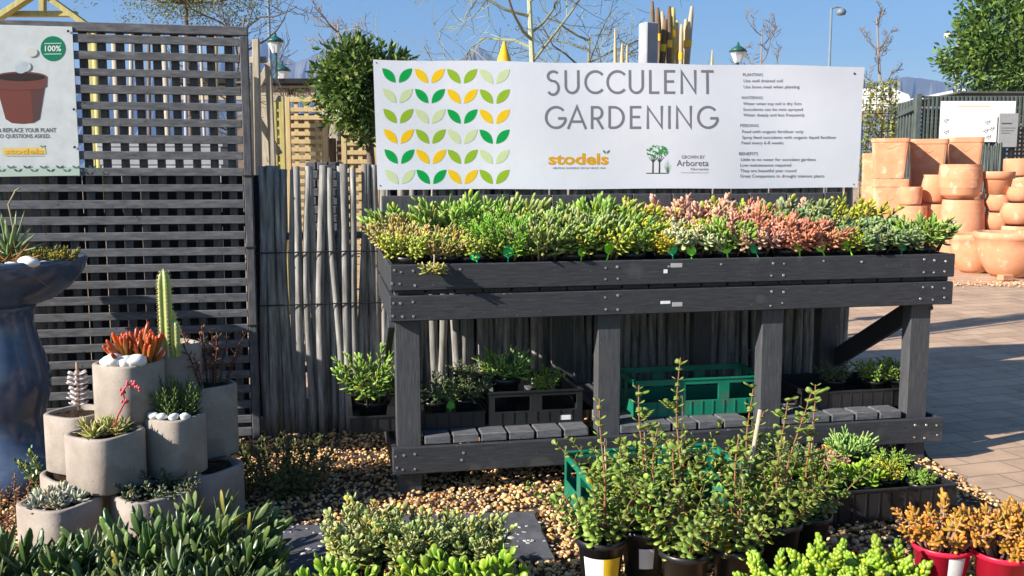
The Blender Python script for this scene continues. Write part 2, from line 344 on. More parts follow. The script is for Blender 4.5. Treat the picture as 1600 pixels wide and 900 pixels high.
# pebbles
def gravel():
    rng = np.random.RandomState(5); tv, tf = pebble_template(); pts = []
    def inside(x, y):
        d = np.array([x, y]) - P0; u, v = d @ U, d @ V
        return u < 2.63 + .12 * min(v, .1) and v < 1.2
    while len(pts) < 36000:
        y = 2.55 + (5.5 - 2.55) * rng.rand() ** 1.35; x = rng.uniform(-.62, .66) * y
        if inside(x, y): pts.append((x, y))
    nl_ = len(pts)
    for (xa, ya, xb, yb, m_) in ((430, 815, 560, 890, 40), (640, 810, 870, 866, 45), (760, 830, 850, 850, 25)):
        for _ in range(m_): q_ = gz(rng.uniform(xa, xb), rng.uniform(ya, yb), .037); pts.append((q_.x, q_.y))
    P = np.array(pts); n = len(P); k = len(tv)
    s = .0046 + .0076 * rng.rand(n) ** 1.6 + .006 * (rng.rand(n) < .04); sc = np.c_[s * rng.uniform(.8, 1.5, n), s * rng.uniform(.7, 1.05, n), s * rng.uniform(.5, .8, n)]
    a = rng.uniform(0, 6.28, n); tl = rng.uniform(-.5, .5, n)
    v = tv[None] * sc[:, None] * (1 + rng.uniform(-.1, .1, (n, k, 1)))
    v = np.stack([v[..., 0] * np.cos(tl)[:, None] - v[..., 2] * np.sin(tl)[:, None], v[..., 1], v[..., 0] * np.sin(tl)[:, None] + v[..., 2] * np.cos(tl)[:, None]], -1)
    v = np.stack([v[..., 0] * np.cos(a)[:, None] - v[..., 1] * np.sin(a)[:, None], v[..., 0] * np.sin(a)[:, None] + v[..., 1] * np.cos(a)[:, None], v[..., 2]], -1)
    v[..., 0] += P[:, 0:1]; v[..., 1] += P[:, 1:2]; s[nl_:] *= 1; v[..., 2] += rng.uniform(.004, .02, (n, 1)); v[nl_:, :, 2] = v[nl_:, :, 2] * .2 + .034
    f = (np.array(tf)[None] + (np.arange(n) * k)[:, None, None]).reshape(-1, 3)
    me = bpy.data.meshes.new('gravel'); me.vertices.add(n * k); me.vertices.foreach_set('co', v.reshape(-1).astype(np.float32))
    me.loops.add(len(f) * 3); me.loops.foreach_set('vertex_index', f.reshape(-1).astype(np.int32))
    me.polygons.add(len(f)); me.polygons.foreach_set('loop_start', np.arange(0, len(f) * 3, 3, dtype=np.int32)); me.polygons.foreach_set('use_smooth', np.ones(len(f), bool))
    me.update(calc_edges=True)
    pal = np.array([(.7, .4, .15), (.76, .5, .21), (.58, .3, .11), (.8, .61, .36), (.4, .2, .085), (.7, .5, .27), (.6, .36, .18), (.3, .17, .1)])
    chip = np.arange(n) >= nl_
    c = pal[rng.randint(0, len(pal), n)] * rng.uniform(.75, 1.15, (n, 1))
    c[chip] = np.array((.5, .48, .46)) * rng.uniform(.7, 1.2, (chip.sum(), 1))
    at = me.color_attributes.new('col', 'FLOAT_COLOR', 'POINT'); at.data.foreach_set('color', np.c_[np.repeat(c, k, 0), np.ones(n * k)].astype(np.float32).ravel())
    me.materials.append(M['stone']); o = bpy.data.objects.new('gravel', me); C.objects.link(o)
    tag(o, 'golden brown pebbles covering the garden bed', 'gravel', kind='stuff')
gravel()
# mountains far away
def mountains():
    Y = 2050.; m_ = noisy('mountain_rock', (.1, .1, .08), (.2, .19, .16), .02, .95, .0)
    for name, prof in (('mountains', [(-200, 120), (150, 118), (300, 100), (380, 70), (398, 58), (410, 60), (425, 78), (440, 84), (462, 96), (480, 90), (505, 80), (530, 88), (570, 100), (640, 112), (700, 104), (728, 88), (740, 78), (748, 74), (757, 77), (770, 90), (790, 100), (860, 108), (950, 112), (1080, 116), (1200, 118)]),
                       ('mountains', [(1200, 135), (1290, 132), (1340, 130), (1385, 126), (1408, 121), (1430, 121), (1455, 124), (1480, 128), (1530, 136), (1600, 150), (1800, 160)])):
        mb = MB(); rng = random.Random(3); P = []
        for (xa, ya), (xb, yb) in zip(prof, prof[1:]):
            k = max(2, int((xb - xa) / 8))
            for i in range(k): P.append((xa + (xb - xa) * i / k, ya + (yb - ya) * i / k + rng.uniform(-1.2, 1.2)))
        vs = []; dp = [(0, 0), (.35, -60), (.7, -25), (1, 0), (.6, 180), (0, 400)]
        for x, y in P:
            t = aY(x, y, Y); H = t.z - gh(Y)
            for j, (h, dy) in enumerate(dp):
                base = -220 if j == 0 else dy
                vs.append((t.x + rng.uniform(-6, 6) * (0 < j < 3), Y + base + rng.uniform(-25, 25) * (0 < j < 3), gh(Y) + H * h * (1 + rng.uniform(-.1, .1) * (j in (1, 2)))))
        k = len(dp); f = [(i * k + j, (i + 1) * k + j, (i + 1) * k + j + 1, i * k + j + 1) for i in range(len(P) - 1) for j in range(k - 1)]
        mb.add(vs, f); structure(mb.build(name, m_))
mountains()
def haze():
    mb = MB(); box(mb, -2600, 2600, -40, 2300, -1.5, 330, .01)
    m = bpy.data.materials.new('air_haze'); m.use_nodes = True; n = m.node_tree.nodes; n.clear()
    o = n.new('ShaderNodeOutputMaterial'); v = n.new('ShaderNodeVolumePrincipled'); v.inputs['Density'].default_value = HAZE; v.inputs['Color'].default_value = (.32, .52, 1, 1); v.inputs['Anisotropy'].default_value = .1
    m.node_tree.links.new(v.outputs[0], o.inputs[1])
    x = mb.build('haze', m); x['kind'] = 'stuff'; x['label'] = 'thin blue haze over the far mountains'; x['category'] = 'haze'
HAZE = .00036
haze()

# ------------------------------------------------------------------ text
def text_mesh(s, size=1., bold=0., sp=1.):
    cu = bpy.data.curves.new('t', 'FONT'); cu.body = s; cu.size = size; cu.offset = bold; cu.space_character = sp; cu.fill_mode = 'FRONT'; cu.dimensions = '2D'; cu.resolution_u = 3
    o = bpy.data.objects.new('t', cu); C.objects.link(o); bpy.context.view_layer.update()
    me = bpy.data.meshes.new_from_object(o.evaluated_get(bpy.context.evaluated_depsgraph_get()))
    v = np.array([x.co[:] for x in me.vertices]).reshape(-1, 3); f = [tuple(p.vertices) for p in me.polygons]
    bpy.data.objects.remove(o); bpy.data.curves.remove(cu); bpy.data.meshes.remove(me); return v, f
def text_fit(mb, s, x0, x1, y0, y1, to3, col, bold=0., cap=None, slant=0., refine=False):
    """text stretched into a rectangle given in photo units; y0 top, y1 baseline (cap: height of that text to fit)"""
    v, f = text_mesh(s, 1., bold)
    if not len(v): return
    ref, _ = text_mesh(cap or 'H', 1., bold); hc = ref[:, 1].max()
    a, b2 = v[:, 0].min(), v[:, 0].max()
    X = x0 + (v[:, 0] + slant * v[:, 1] - a) / (b2 - a) * (x1 - x0); Y = y1 - v[:, 1] / hc * (y1 - y0)
    mb.add([to3(x, y) for x, y in zip(X, Y)], f, col)
def poly(mb, pts, to3, col): mb.add([to3(x, y) for x, y in pts], [tuple(range(len(pts)))], col)
def arc(cx, cy, rx, ry, a0, a1, n=14): return [(cx + rx * math.cos(R(a0 + (a1 - a0) * i / n)), cy + ry * math.sin(R(a0 + (a1 - a0) * i / n))) for i in range(n + 1)]
GLY = {  # thin round capitals: strokes in a unit-high cell (y up), and width
    'S': (.56, [arc(.29, .745, .235, .2, 40, 270, 14) + arc(.27, .26, .24, .285, 90, -145, 16)]),
    'U': (.66, [[(.06, 1), (.06, .34)] + arc(.33, .34, .27, .29, 180, 360) + [(.6, .34), (.6, 1)]]),
    'C': (.74, [arc(.47, .5, .42, .45, 42, 318, 22)]), 'L': (.44, [[(.06, 1), (.06, .055), (.44, .055)]]),
    'E': (.5, [[(.48, .945), (.06, .945), (.06, .055), (.48, .055)], [(.06, .52), (.43, .52)]]),
    'N': (.7, [[(.06, 0), (.06, .93), (.64, .07), (.64, 1)]]), 'T': (.54, [[(0, .945), (.54, .945)], [(.27, .945), (.27, 0)]]),
    'G': (.78, [arc(.47, .5, .42, .45, 42, 345, 24) + [(.86, .46), (.56, .46)]]), 'A': (.76, [[(0, 0), (.38, .97), (.76, 0)], [(.14, .32), (.62, .32)]]),
    'R': (.54, [[(.06, 0), (.06, .945), (.28, .945)] + arc(.28, .7, .2, .245, 90, -90, 10) + [(.06, .455)], [(.26, .455), (.52, 0)]]),
    'D': (.7, [[(.06, .055), (.06, .945), (.24, .945)] + arc(.24, .5, .4, .445, 90, -90, 14) + [(.06, .055)]]), 'I': (.12, [[(.06, 0), (.06, 1)]])}
def headline(mb, s, x0, x1, y0, y1, to3, col, w=.108, gap=.2):
    tot = sum(GLY[c][0] for c in s) + gap * (len(s) - 1); kx = (x1 - x0) / tot; ky = y1 - y0; cx = 0
    for c in s:
        gw, st = GLY[c]
        for line in st:
            line = [p for i, p in enumerate(line) if i == 0 or abs(p[0] - line[i - 1][0]) + abs(p[1] - line[i - 1][1]) > .004]
            P = [np.array(p) for p in line]; L = []; Rr = []
            for i, p in enumerate(P):
                a = P[max(i - 1, 0)]; b2 = P[min(i + 1, len(P) - 1)]
                t1 = (p - a) / (np.linalg.norm(p - a) + 1e-9) if i else (b2 - p) / np.linalg.norm(b2 - p)
                t2 = (b2 - p) / (np.linalg.norm(b2 - p) + 1e-9) if i < len(P) - 1 else t1
                t = t1 + t2; t = t / (np.linalg.norm(t) + 1e-9); nn = np.array([-t[1], t[0]]); k = 1 / max(.45, abs(t @ t1))
                L.append(p + nn * w / 2 * k); Rr.append(p - nn * w / 2 * k)
            n_ = len(P); vs = L + Rr
            mb.add([to3(x0 + (cx + q[0]) * kx, y1 - q[1] * ky) for q in vs], [(i, i + 1, n_ + i + 1, n_ + i) for i in range(n_ - 1)], col)
        cx += gw + gap
def leafpair(mb, cx, y0, y1, w, to3, col):
    h = y1 - y0
    for s in (-1, 1):
        pts = []
        a0, a1 = np.array([s * w * .5, 0.]), np.array([s * w * .055, h])
        for k in range(11):                                     # outer-lower arc then upper-inner arc
            t = k / 10; c_ = np.array([s * w * .5, h * 1.02]); p = (1 - t) ** 2 * a0 + 2 * t * (1 - t) * c_ * np.array([.92, .86]) + t * t * a1; pts.append(p)
        for k in range(1, 10):
            t = k / 10; c_ = np.array([s * w * .055, h * .05]); p = (1 - t) ** 2 * a1 + 2 * t * (1 - t) * c_ + t * t * a0; pts.append(p)
        poly(mb, [(cx + p[0], y0 + p[1]) for p in pts], to3, col)

# ------------------------------------------------------------------ banner
BV = 1.03
def bwave(u, z): return .006 * math.sin(u * 2.3 + .6) + .004 * math.sin(u * 7.1 + z * 3) + .003 * math.sin(z * 9 + u * 1.3)
bo = F(0, BV, 1.33)
banner = thing('banner', 'long white printed banner reading SUCCULENT GARDENING stretched above the display table', 'banner', bo, YAW)
def ban3(off):
    def to3(x, y):
        u, z = pv(x, y, BV); return (u, bwave(u, z) - off, z - 1.33)
    return to3
mb = MB(); nu, nz = 60, 16; vs = []
for side in (0, 1):
    for j in range(nz + 1):
        for i in range(nu + 1):
            a, t = i / nu, j / nz
            xl, xr = 583 + 7 * t, 1352 - 12 * t; yt = 93 + 11 * a + .9 * math.sin(a * 21) * (1 - t); yb = 296 - 3 * a + (.45 * math.sin(a * 17 + 1) + .6 * math.sin(a * 3.1)) * t
            x, y = xl + (xr - xl) * a, yt + (yb - yt) * t
            p = ban3(0 if side == 0 else -.0025)(x, y); vs.append(p)
k = (nu + 1) * (nz + 1); f = []
for j in range(nz):
    for i in range(nu):
        q = j * (nu + 1) + i; f.append((q, q + 1, q + nu + 2, q + nu + 1)); f.append((k + q, k + q + nu + 1, k + q + nu + 2, k + q + 1))
ring = [i for i in range(nu + 1)] + [j * (nu + 1) + nu for j in range(1, nz + 1)] + [nz * (nu + 1) + i for i in range(nu - 1, -1, -1)] + [j * (nu + 1) for j in range(nz - 1, 0, -1)]
mb.add(vs, f); e0_ = [vs[i] for i in ring] + [vs[k + i] for i in ring]; n_ = len(ring)
mb.add(e0_, [(i, n_ + i, n_ + (i + 1) % n_, (i + 1) % n_) for i in range(n_)]); mb.build('vinyl_sheet', M['vinyl'], banner, True)
G1, YE, G2, G3 = (.0, .35, .065), (.86, .55, .01), (.29, .47, .025), (.58, .68, .38)
seq = [[G1, YE, G2, G3], [G3, G1, YE, G2], [G2, G3, G1, YE], [YE, G2, G3, G1], [G1, YE, G2, G3], [G3, G1, YE, G2]]
mb = MB(); t3 = ban3(.0008)
for r in range(6):
    for c_ in range(4):
        x = 620.5 + c_ * 50.8 + r * .9 * (1 - c_ / 3); y = 106.5 + r * 31.7 + .5 * c_ * (1 - r / 5)
        leafpair(mb, x, y, y + 22.5, 47, t3, seq[r][c_])
mb.build('leaf_motif', M['paint'], banner)
mb = MB(); GR = (.2, .195, .225)
headline(mb, 'SUCCULENT', 854, 1114.5, 109.5, 147, t3, GR); headline(mb, 'GARDENING', 851, 1116.5, 165.5, 201.5, t3, GR)
mb.build('headline', M['paint'], banner)
def rich(mb, s, x0, x1, y0, y1, to3, col, bold=.0): text_fit(mb, s, x0, x1, y0, y1, to3, col, bold)
DK = (.1, .1, .13)
def block(rows, h):
    mb = MB()
    for s, x0, x1, y1 in rows: text_fit(mb, s, x0, x1, y1 - h, y1, t3, DK, .004)
    mb.build('small_print', M['paint'], banner)
SP = [('PLANTING', 1161, 1192, 119), ('WATERING', 1158, 1192, 155), ('FEEDING', 1156, 1185, 198.5), ('BENEFITS', 1154, 1184, 242.5)] + [('Use well drained soil', 1162, 1223, 128.5), ('Use bone meal when planting', 1162, 1249, 138), ('Water when top soil is dry 5cm', 1161, 1252, 164.3), ('Succulents can be mist sprayed', 1161, 1254, 173.3),
           ('Water deeply and less frequently', 1161, 1257, 182), ('Feed with organic fertiliser only', 1159, 1255, 208), ('Spray feed succulents with organic liquid fertiliser', 1159, 1306, 217), ('Feed every 6-8 weeks', 1158, 1224, 225.5),
           ('Little to no water for succulent gardens', 1157, 1274, 251.5), ('Low maintenance required', 1156, 1236, 260.3), ('They are beautiful year round', 1156, 1244, 269), ('Great Companions to drought tolerant plants', 1156, 1288, 277.3)]
for ya, yb in ((110, 142), (148, 186), (190, 230), (235, 280)): block([q for q in SP if ya < q[3] < yb], 4.6)
mb = MB(); OR = (.72, .36, .01)
text_fit(mb, 'stodels', 857, 951, 239.5, 256.5, t3, OR, .03, cap='d'); leafpair(mb, 947.5, 234.5, 240, 11, t3, (.12, .2, .2))
text_fit(mb, 'HELPING GARDENS GROW SINCE 1969', 864, 946, 261.2, 264, t3, (.2, .22, .3), .005)
mb.build('shop_logo', M['paint'], banner)
mb = MB(); rng = random.Random(4)
for cx, sp in ((1020, 1), (1030, 1)):
    for (dx, dy, w0, w1) in ((0, 0, 1.3, .9),):
        poly(mb, [(cx - 1.1, 270), (cx + 1.1, 270), (cx + .9, 252), (cx - .9, 252)], t3, (.04, .07, .03))
    for k in range(5):
        ex = cx + (-7 + 3.5 * k); ey = 243 + abs(k - 2) * 1.2; poly(mb, [(cx - .6, 254), (cx + .6, 254), (ex + .4, ey), (ex - .4, ey)], t3, (.04, .07, .03))
for k in range(95):
    a = rng.uniform(0, 6.28); q = math.sqrt(rng.random()); x, y = 1025.5 + 17 * q * math.cos(a), 236 + 9.5 * q * math.sin(a); r = rng.uniform(1.1, 2.2); b_ = rng.uniform(0, 3)
    poly(mb, [(x + r * math.cos(b_), y + r * math.sin(b_)), (x + .8 * r * math.cos(b_ + 2.1), y + .8 * r * math.sin(b_ + 2.1)), (x + r * math.cos(b_ + 4.2), y + r * math.sin(b_ + 4.2))], ban3(.001 + k * .00001), (.04, .32 * rng.uniform(.6, 1.2), .06))
poly(mb, [(1009, 270), (1044, 270), (1043, 271.3), (1010, 271.3)], t3, (.04, .07, .03))
for k in range(5): poly(mb, [(1041.6, 270), (1042.6, 270), (1042 + (k - 2) * 2.5, 250 + abs(k - 2) * 4), (1041.6 + (k - 2) * 2.5, 250 + abs(k - 2) * 4)], ban3(.0025 + k * .0001), (.06, .2, .06))
text_fit(mb, 'GROWN BY', 1064, 1100, 242.8, 248, t3, (.16, .16, .2), .002); text_fit(mb, 'Arboreta', 1056.5, 1106, 250, 259.5, t3, (.13, .13, .16), .004, cap='A')
text_fit(mb, 'Nurseries', 1078, 1106, 262, 266.2, t3, (.2, .2, .24), .0, slant=.2); text_fit(mb, 'www.arboreta.co.za', 1063, 1106, 268.4, 270.6, t3, (.25, .25, .3))
mb.build('grower_logo', M['paint'], banner)
for x, y in ((1336, 115), (588, 98), (594, 290), (1334, 288)):
    mb = MB(); poly(mb, disc_pts(10, 1.7 if x == 1336 else 1.1, x, y), ban3(.0016), (.02, .02, .02)); mb.build('eyelet', M['paint'], banner)

# ------------------------------------------------------------------ sapling fence
fe = thing('sapling_fence', 'rustic fence of weathered grey saplings behind the display table', 'fence', F(-.62, 1.14), YAW)
rng = random.Random(11); mb = MB(); u = 0.02
while u < 3.42:
    r = rng.uniform(.018, .027); top = (1.45 if u < .62 else 1.40) + rng.uniform(-.015, .02)
    if rng.random() < .07: top = rng.uniform(.75, 1.15)
    lean = rng.uniform(-.03, .03); ph = rng.uniform(0, 6); am = rng.uniform(.004, .014); yo = rng.choice([-.018, .0, .018])
    pts = [(u + lean * t + am * math.sin(ph + t * 5.5), yo + .5 * am * math.cos(ph + t * 4), top * t) for t in np.linspace(0, 1, 10)]
    tube(mb, pts, [r * (1.12 - .3 * t) * rng.uniform(.93, 1.07) for t in np.linspace(0, 1, 10)], 8)
    u += 1.25 * r + rng.uniform(-.006, .006) + (.012 if rng.random() < .12 else 0)
mb.build('saplings', M['stick'], fe, True)
for z in (.35, 1.08):
    mb = MB(); tube(mb, [(0, .05, z), (1.2, .055, z + .01), (2.3, .05, z), (3.42, .05, z)], .02, 8); mb.build('rail', M['stick'], fe, True)
for z in (.72, 1.0): mb = MB(); tube(mb, [(-.02, -.045, z), (.5, -.047, z + .004), (1.0, -.045, z - .004)], .004, 5); mb.build('wire', M['black'], fe)
# dark screens added behind the fences: a shadow caster and a shade stand-in
def screen(label, u0, u1, v, z0, z1, seed, gap):
    o = thing('shade_helper_screen', label, 'fence', F(u0, v), YAW); rg = random.Random(seed); mb = MB(); x = 0.
    while x < u1 - u0:
        wd = rg.uniform(.09, .12); box(mb, x, x + wd, 0, .02, z0, z1 + rg.uniform(-.012, .012), .002); x += wd + (gap if rg.random() < .8 else gap * 4)
    mb.build('boards', M['dark'], o)
    for z in (z0 + .25, z1 - .3):
        mb = MB(); box(mb, 0, u1 - u0, .0215, .06, z, z + .08, .002); mb.build('rail', M['dark'], o)
screen('dark board screen added behind the sapling fence and banner as a shadow caster', .1, 2.76, 1.55, 0.02, 1.98, 3, .004)  # added to cast the shadow on the paving and darken below the table
screen('low near-black boards standing in for the shade seen through the grey lattice panel', -3.2, -.72, 1.5, 0.02, 1.42, 5, .006)  # dark boards put where the yard behind the lattice lies in shade

# ------------------------------------------------------------------ lattice panel
lt = thing('lattice_panel', 'tall grey wooden lattice panel left of the sapling fence', 'fence', F(-.64, 1.06), YAW)
x0, x1, zt = -2.35, 0., 2.155
mb = MB(); k = 0; z = .12
while z < zt - .06:
    rg = random.Random(k); box(mb, x0, x1 - .042, -.010, .010, z - .02 + rg.uniform(-.002, .002), z + .02 + rg.uniform(-.002, .002), .002); z += .0815; k += 1
mb.build('slat_rows', M['lat'], lt)
mb = MB(); x = -.10
while x > x0: box(mb, x - .02, x + .02, .024, .036, .08, zt - .046, .002); x -= .0868
mb.build('slat_columns', M['lat_up'], lt)
mb = MB(); box(mb, x0, x1, -.012, .05, zt - .045, zt, .003); mb.build('top_rail', M['lat'], lt)
mb = MB(); box(mb, -.04, 0, -.0118, .0498, 0, zt - .047, .003); mb.build('post', M['lat_up'], lt)
mb = MB(); box(mb, x0 - .04, x0 - .002, -.0118, .0498, 0, zt, .003); mb.build('post', M['lat_up'], lt)
mb = MB(); box(mb, x0, x1 - .042, -.0118, .0498, .03, .075, .003); mb.build('bottom_rail', M['lat'], lt)
for z in (.62, 1.03, 1.4): mb = MB(); box(mb, -.044, .004, -.016, .054, z, z + .008, .001); mb.build('tie', M['black'], lt)

# ------------------------------------------------------------------ poster on the lattice
PV = 1.045
po = thing('poster', 'white poster of a terracotta flower pot fixed to the lattice panel', 'poster', F(-2.1, PV, 1.4), YAW)
def pos3(off): return lambda x, y: (pv(x, y, PV)[0] + 2.1, -off, pv(x, y, PV)[1] - 1.4)
mb = MB(); up, zp = [], []
A_, B_ = pv(113, 42, PV), pv(125, 275, PV)
box(mb, -.06, A_[0] + 2.1, -.002, .004, B_[1] - 1.4, A_[1] - 1.4, .001); mb.build('board', plain('poster_white', (.6, .63, .64), .4), po)
mb = MB(); t1, t2, t3p = pos3(.003), pos3(.0038), pos3(.0046)
poly(mb, disc_pts(28, 19.5, 83, 76), t1, (.0, .19, .1)); text_fit(mb, '100%', 70.5, 96, 71.5, 80, t2, (.75, .8, .78), .02); 
for y in (67.5, 84): poly(mb, [(69.5, y), (96.5, y - .4), (96.5, y + 1.1), (69.5, y + 1.5)], t2, (.45, .62, .55))
mb.build('badge', M['paint'], po)
mb = MB(); PT = (.17, .05, .04)
poly(mb, [(-6, 132), (71, 130), (62, 186), (52, 192), (36, 193.5), (18, 192), (9, 186)], t1, PT)
poly(mb, arc(33, 120, 40.5, 8, 180, 360) + [(73, 135), (66, 139), (33, 141), (2, 140), (-7, 137)], t2, (.16, .055, .045)); poly(mb, disc_pts(30, 1, 0, 0) and [(33 + 37 * math.cos(a), 120.5 + 6 * math.sin(a)) for a in np.linspace(0, 6.28, 30)[:-1]], t3p, (.03, .02, .02))
poly(mb, [(48, 141), (70, 137), (62, 186), (52, 192)], pos3(.0034), (.1, .045, .045))
[poly(mb, [(cx + rx * math.cos(a), cy + ry * math.sin(a)) for a in np.linspace(0, 6.28, 18)[:-1]], pos3(.0050 + .0001 * i), c_) for i, (cx, cy, rx, ry, c_) in enumerate(((36, 104, 13, 9, (.52, .57, .6)), (33, 108, 9, 7, (.46, .53, .58)), (39, 101, 5, 4, (.42, .5, .56)), (50, 82, 9, 7, (.6, .6, .57))))]
mb.build('pot_picture', M['paint'], po)
mb = MB(); LT = (.12, .13, .14)
text_fit(mb, '& REPLACE YOUR PLANT', -3, 88, 200, 206.5, t1, LT, .012); text_fit(mb, 'NO QUESTIONS ASKED.', -6, 79, 209.5, 215.5, t1, LT, .012)
mb.build('lettering', M['paint'], po)
mb = MB(); poly(mb, [(4, 231), (71, 230), (72, 241), (4, 242)], t1, (.7, .55, .2)); text_fit(mb, 'stodels', 8, 68, 232.5, 240, t2, (.75, .42, .03), .03, cap='d'); leafpair(mb, 67.5, 227, 231, 8, t1, (.1, .16, .14))
poly(mb, [(10, 243.5), (70, 243), (70, 244), (10, 244.5)], t1, (.5, .42, .25)); mb.build('shop_logo', M['paint'], po)
mb = MB(); poly(mb, [(-22, 263), (124.4, 261), (124.6, 274), (-22, 276.5)], t1, (.45, .55, .48))
for r in range(2):
    for k in range(7): leafpair(mb, -8 + k * 25.5 + r * 12 - (r * 1), 258.5 + r * 5.5, 263 + r * 5.5, 12.5, t2 if r else t3p, ((.04, .09, .08), (.09, .2, .13))[(k + r) % 2])
mb.build('leaf_border', M['paint'], po)
for x, y in ((107, 49), (116, 171), (117, 230)): mb = MB(); poly(mb, disc_pts(8, 2.2, x, y), pos3(.006), (.02, .02, .02)); mb.build('screw', M['paint'], po)
# ------------------------------------------------------------------ display table (local frame: u along, v back, z up)
TL, TD = 2.69, .976
tb = thing('display_table', 'charcoal stained timber nursery table carrying rows of potted succulents', 'table', F(0, 0), YAW)
tb.rotation_euler = (0, R(-.17), YAW)
rg = random.Random(8)
def board(name, x0, x1, y0, y1, z0, z1, mat='wood', nails=(), par=tb):
    mb = MB(); box(mb, x0, x1, y0, y1, z0, z1, .0035)
    for x, z in nails:
        j = [(x + rg.uniform(-.006, .006)) for _ in range(1)][0]; zz = z + rg.uniform(-.006, .006); r = rg.uniform(.004, .006)
        mb.add([(j + r * math.cos(a), y0 - .0025, zz + r * math.sin(a)) for a in np.linspace(0, 6.28, 9)[:-1]] + [(j + r * 1.3 * math.cos(a), y0 + .001, zz + r * 1.3 * math.sin(a)) for a in np.linspace(0, 6.28, 9)[:-1]],
               [tuple(range(8))] + [(i, (i + 1) % 8, 8 + (i + 1) % 8, 8 + i) for i in range(8)], mi=1)
    return mb.build(name, [M[mat], M['metal']], par)
legx = (.018, .93, 1.725, 2.495); lw = .108
nl = [(x + dx, z) for x in legx for dx in (.025, .08) for z in (.025, .085)] + [(.012, .03), (.012, .085), (2.64, .03), (2.64, .08)]
board('front_rail', 0, TL, 0, .028, .915, 1.026, nails=[(x, .915 + z) for x, z in nl] + [(x, 1.0) for x in (.3, 1.25, 1.5, 2.0, 2.2)])
board('front_rail', -.004, TL - .003, 0, .028, .782, .892, nails=[(x, .782 + z) for x, z in nl])
board('bottom_rail', -.003, 2.672, -.001, .027, .104, .224, nails=[(x, .104 + z) for x, z in nl] + [(.3, .16), (.31, .19)])
for x in legx: board('leg', x, x + lw, .040, .11, 0, 1.02, 'wood_up')
for x in legx: board('leg', x, x + lw, TD - .095, TD - .029, 0, 1.02, 'wood_up')
board('back_rail', 0, TL, TD - .028, TD, .782, .892); board('back_rail', 0, TL, TD - .027, TD - .001, .104, .224)
mb = MB(); x = 0.02
while x < TL - .1: box(mb, x, min(x + .222, TL - .02), TD - .0275, TD - .001, .9, 1.30 + rg.uniform(-.004, .004), .003); x += .228
mb.build('backboard', M['wood_up'], tb)
for a, z0, z1 in ((-.004, .915, 1.0255), (TL - .024, .915, 1.0255), (-.004, .782, .8915), (TL - .027, .782, .8915)):
    y0 = .0285; mb = MB(); box(mb, a, a + .022, y0, TD - .0285, z0, z1, .003); mb.build('side_rail', M['wood'], tb)
for a in (-.004, 2.65): mb = MB(); box(mb, a, a + .021, .0285, TD - .0285, .104, .2235, .003); mb.build('side_rail', M['wood'], tb)
mb = MB(); x = .03
while x < TL - .1: box(mb, x, x + .118, .0295, TD - .03, .893, .9135, .003); x += .1265
mb.build('tabletop', M['wood'], tb)
mb = MB(); x = .14; k = 0
while x < 2.48:
    if not any(q - .118 < x < q + lw for q in legx): 
        box(mb, x, x + .114, .029, TD - .03, .2255, .262 + rg.uniform(-.002, .002), .003)
        x += .1265
    else: x += .01
mb.build('shelf', M['lat'], tb)
mb = MB(); bar(mb, (2.60, .06, .80), (2.60, .93, .33), .03, .10, bev=.003); mb.build('brace', M['wood'], tb)
mb = MB(); bar(mb, (.004, .06, .78), (.004, .93, .30), .03, .07, bev=.003); mb.build('brace', M['wood'], tb)
def onf(x, y, v=0.): u, z = pv(x, y, v); return u, z - .003 * u
LB = plain('grey_label', (.4, .4, .4), .5)
for x0, y0, x1, y1 in ((1049, 411, 1067, 418), (1051, 472, 1067, 479)):
    a, b_ = onf(x0, y1), onf(x1, y0); mb = MB(); box(mb, a[0], b_[0], -.0015, .0005, a[1], b_[1], .0004); mb.build('label', LB, tb)
for x0, y0, x1, y1 in ((1038, 421, 1044, 427), (1033, 470, 1048, 475)):
    a, b_ = onf(x0, y1), onf(x1, y0); mb = MB(); box(mb, a[0], b_[0], -.0018, .0005, a[1], b_[1], .0004); mb.build('paper_scrap', M['white'], tb)

# ------------------------------------------------------------------ pots and potted plants
def pot_mb(r=.06, h=.10, mi=0):
    mb = MB(); lathe(mb, [(r * .72, 0), (r * .92, h * .86), (r * 1.02, h * .865), (r * 1.03, h * .99), (r * .98, h), (r * .93, h * .985), (r * .9, h * .8)], 20)
    mb.add([(r * .89 * math.cos(a), r * .89 * math.sin(a), h * .84) for a in np.linspace(0, 6.283, 17)[:-1]], [tuple(range(16))], mi=1); return mb
POT = pot_mb().build('pot', [M['plastic'], M['soil']], None, True).data
bpy.data.objects.remove(bpy.data.objects['pot'])
def share(name, data, parent, loc=(0, 0, 0), sc=(1, 1, 1), rz=0.):
    o = bpy.data.objects.new(name, data); C.objects.link(o); o.parent = parent; o.location = loc; o.scale = sc; o.rotation_euler = (0, 0, rz); return o
LIB = {}
def lib(key, fn, mats=('leaf', 'bark')):
    if key not in LIB:
        fo, st = fn(); o1 = fo.build('foliage', M[mats[0]], None, True); o2 = st.build('stems', M[mats[1]], None, True) if st.n else None
        LIB[key] = (o1.data, o2.data if o2 else None); bpy.data.objects.remove(o1)
        if o2: bpy.data.objects.remove(o2)
    return LIB[key]
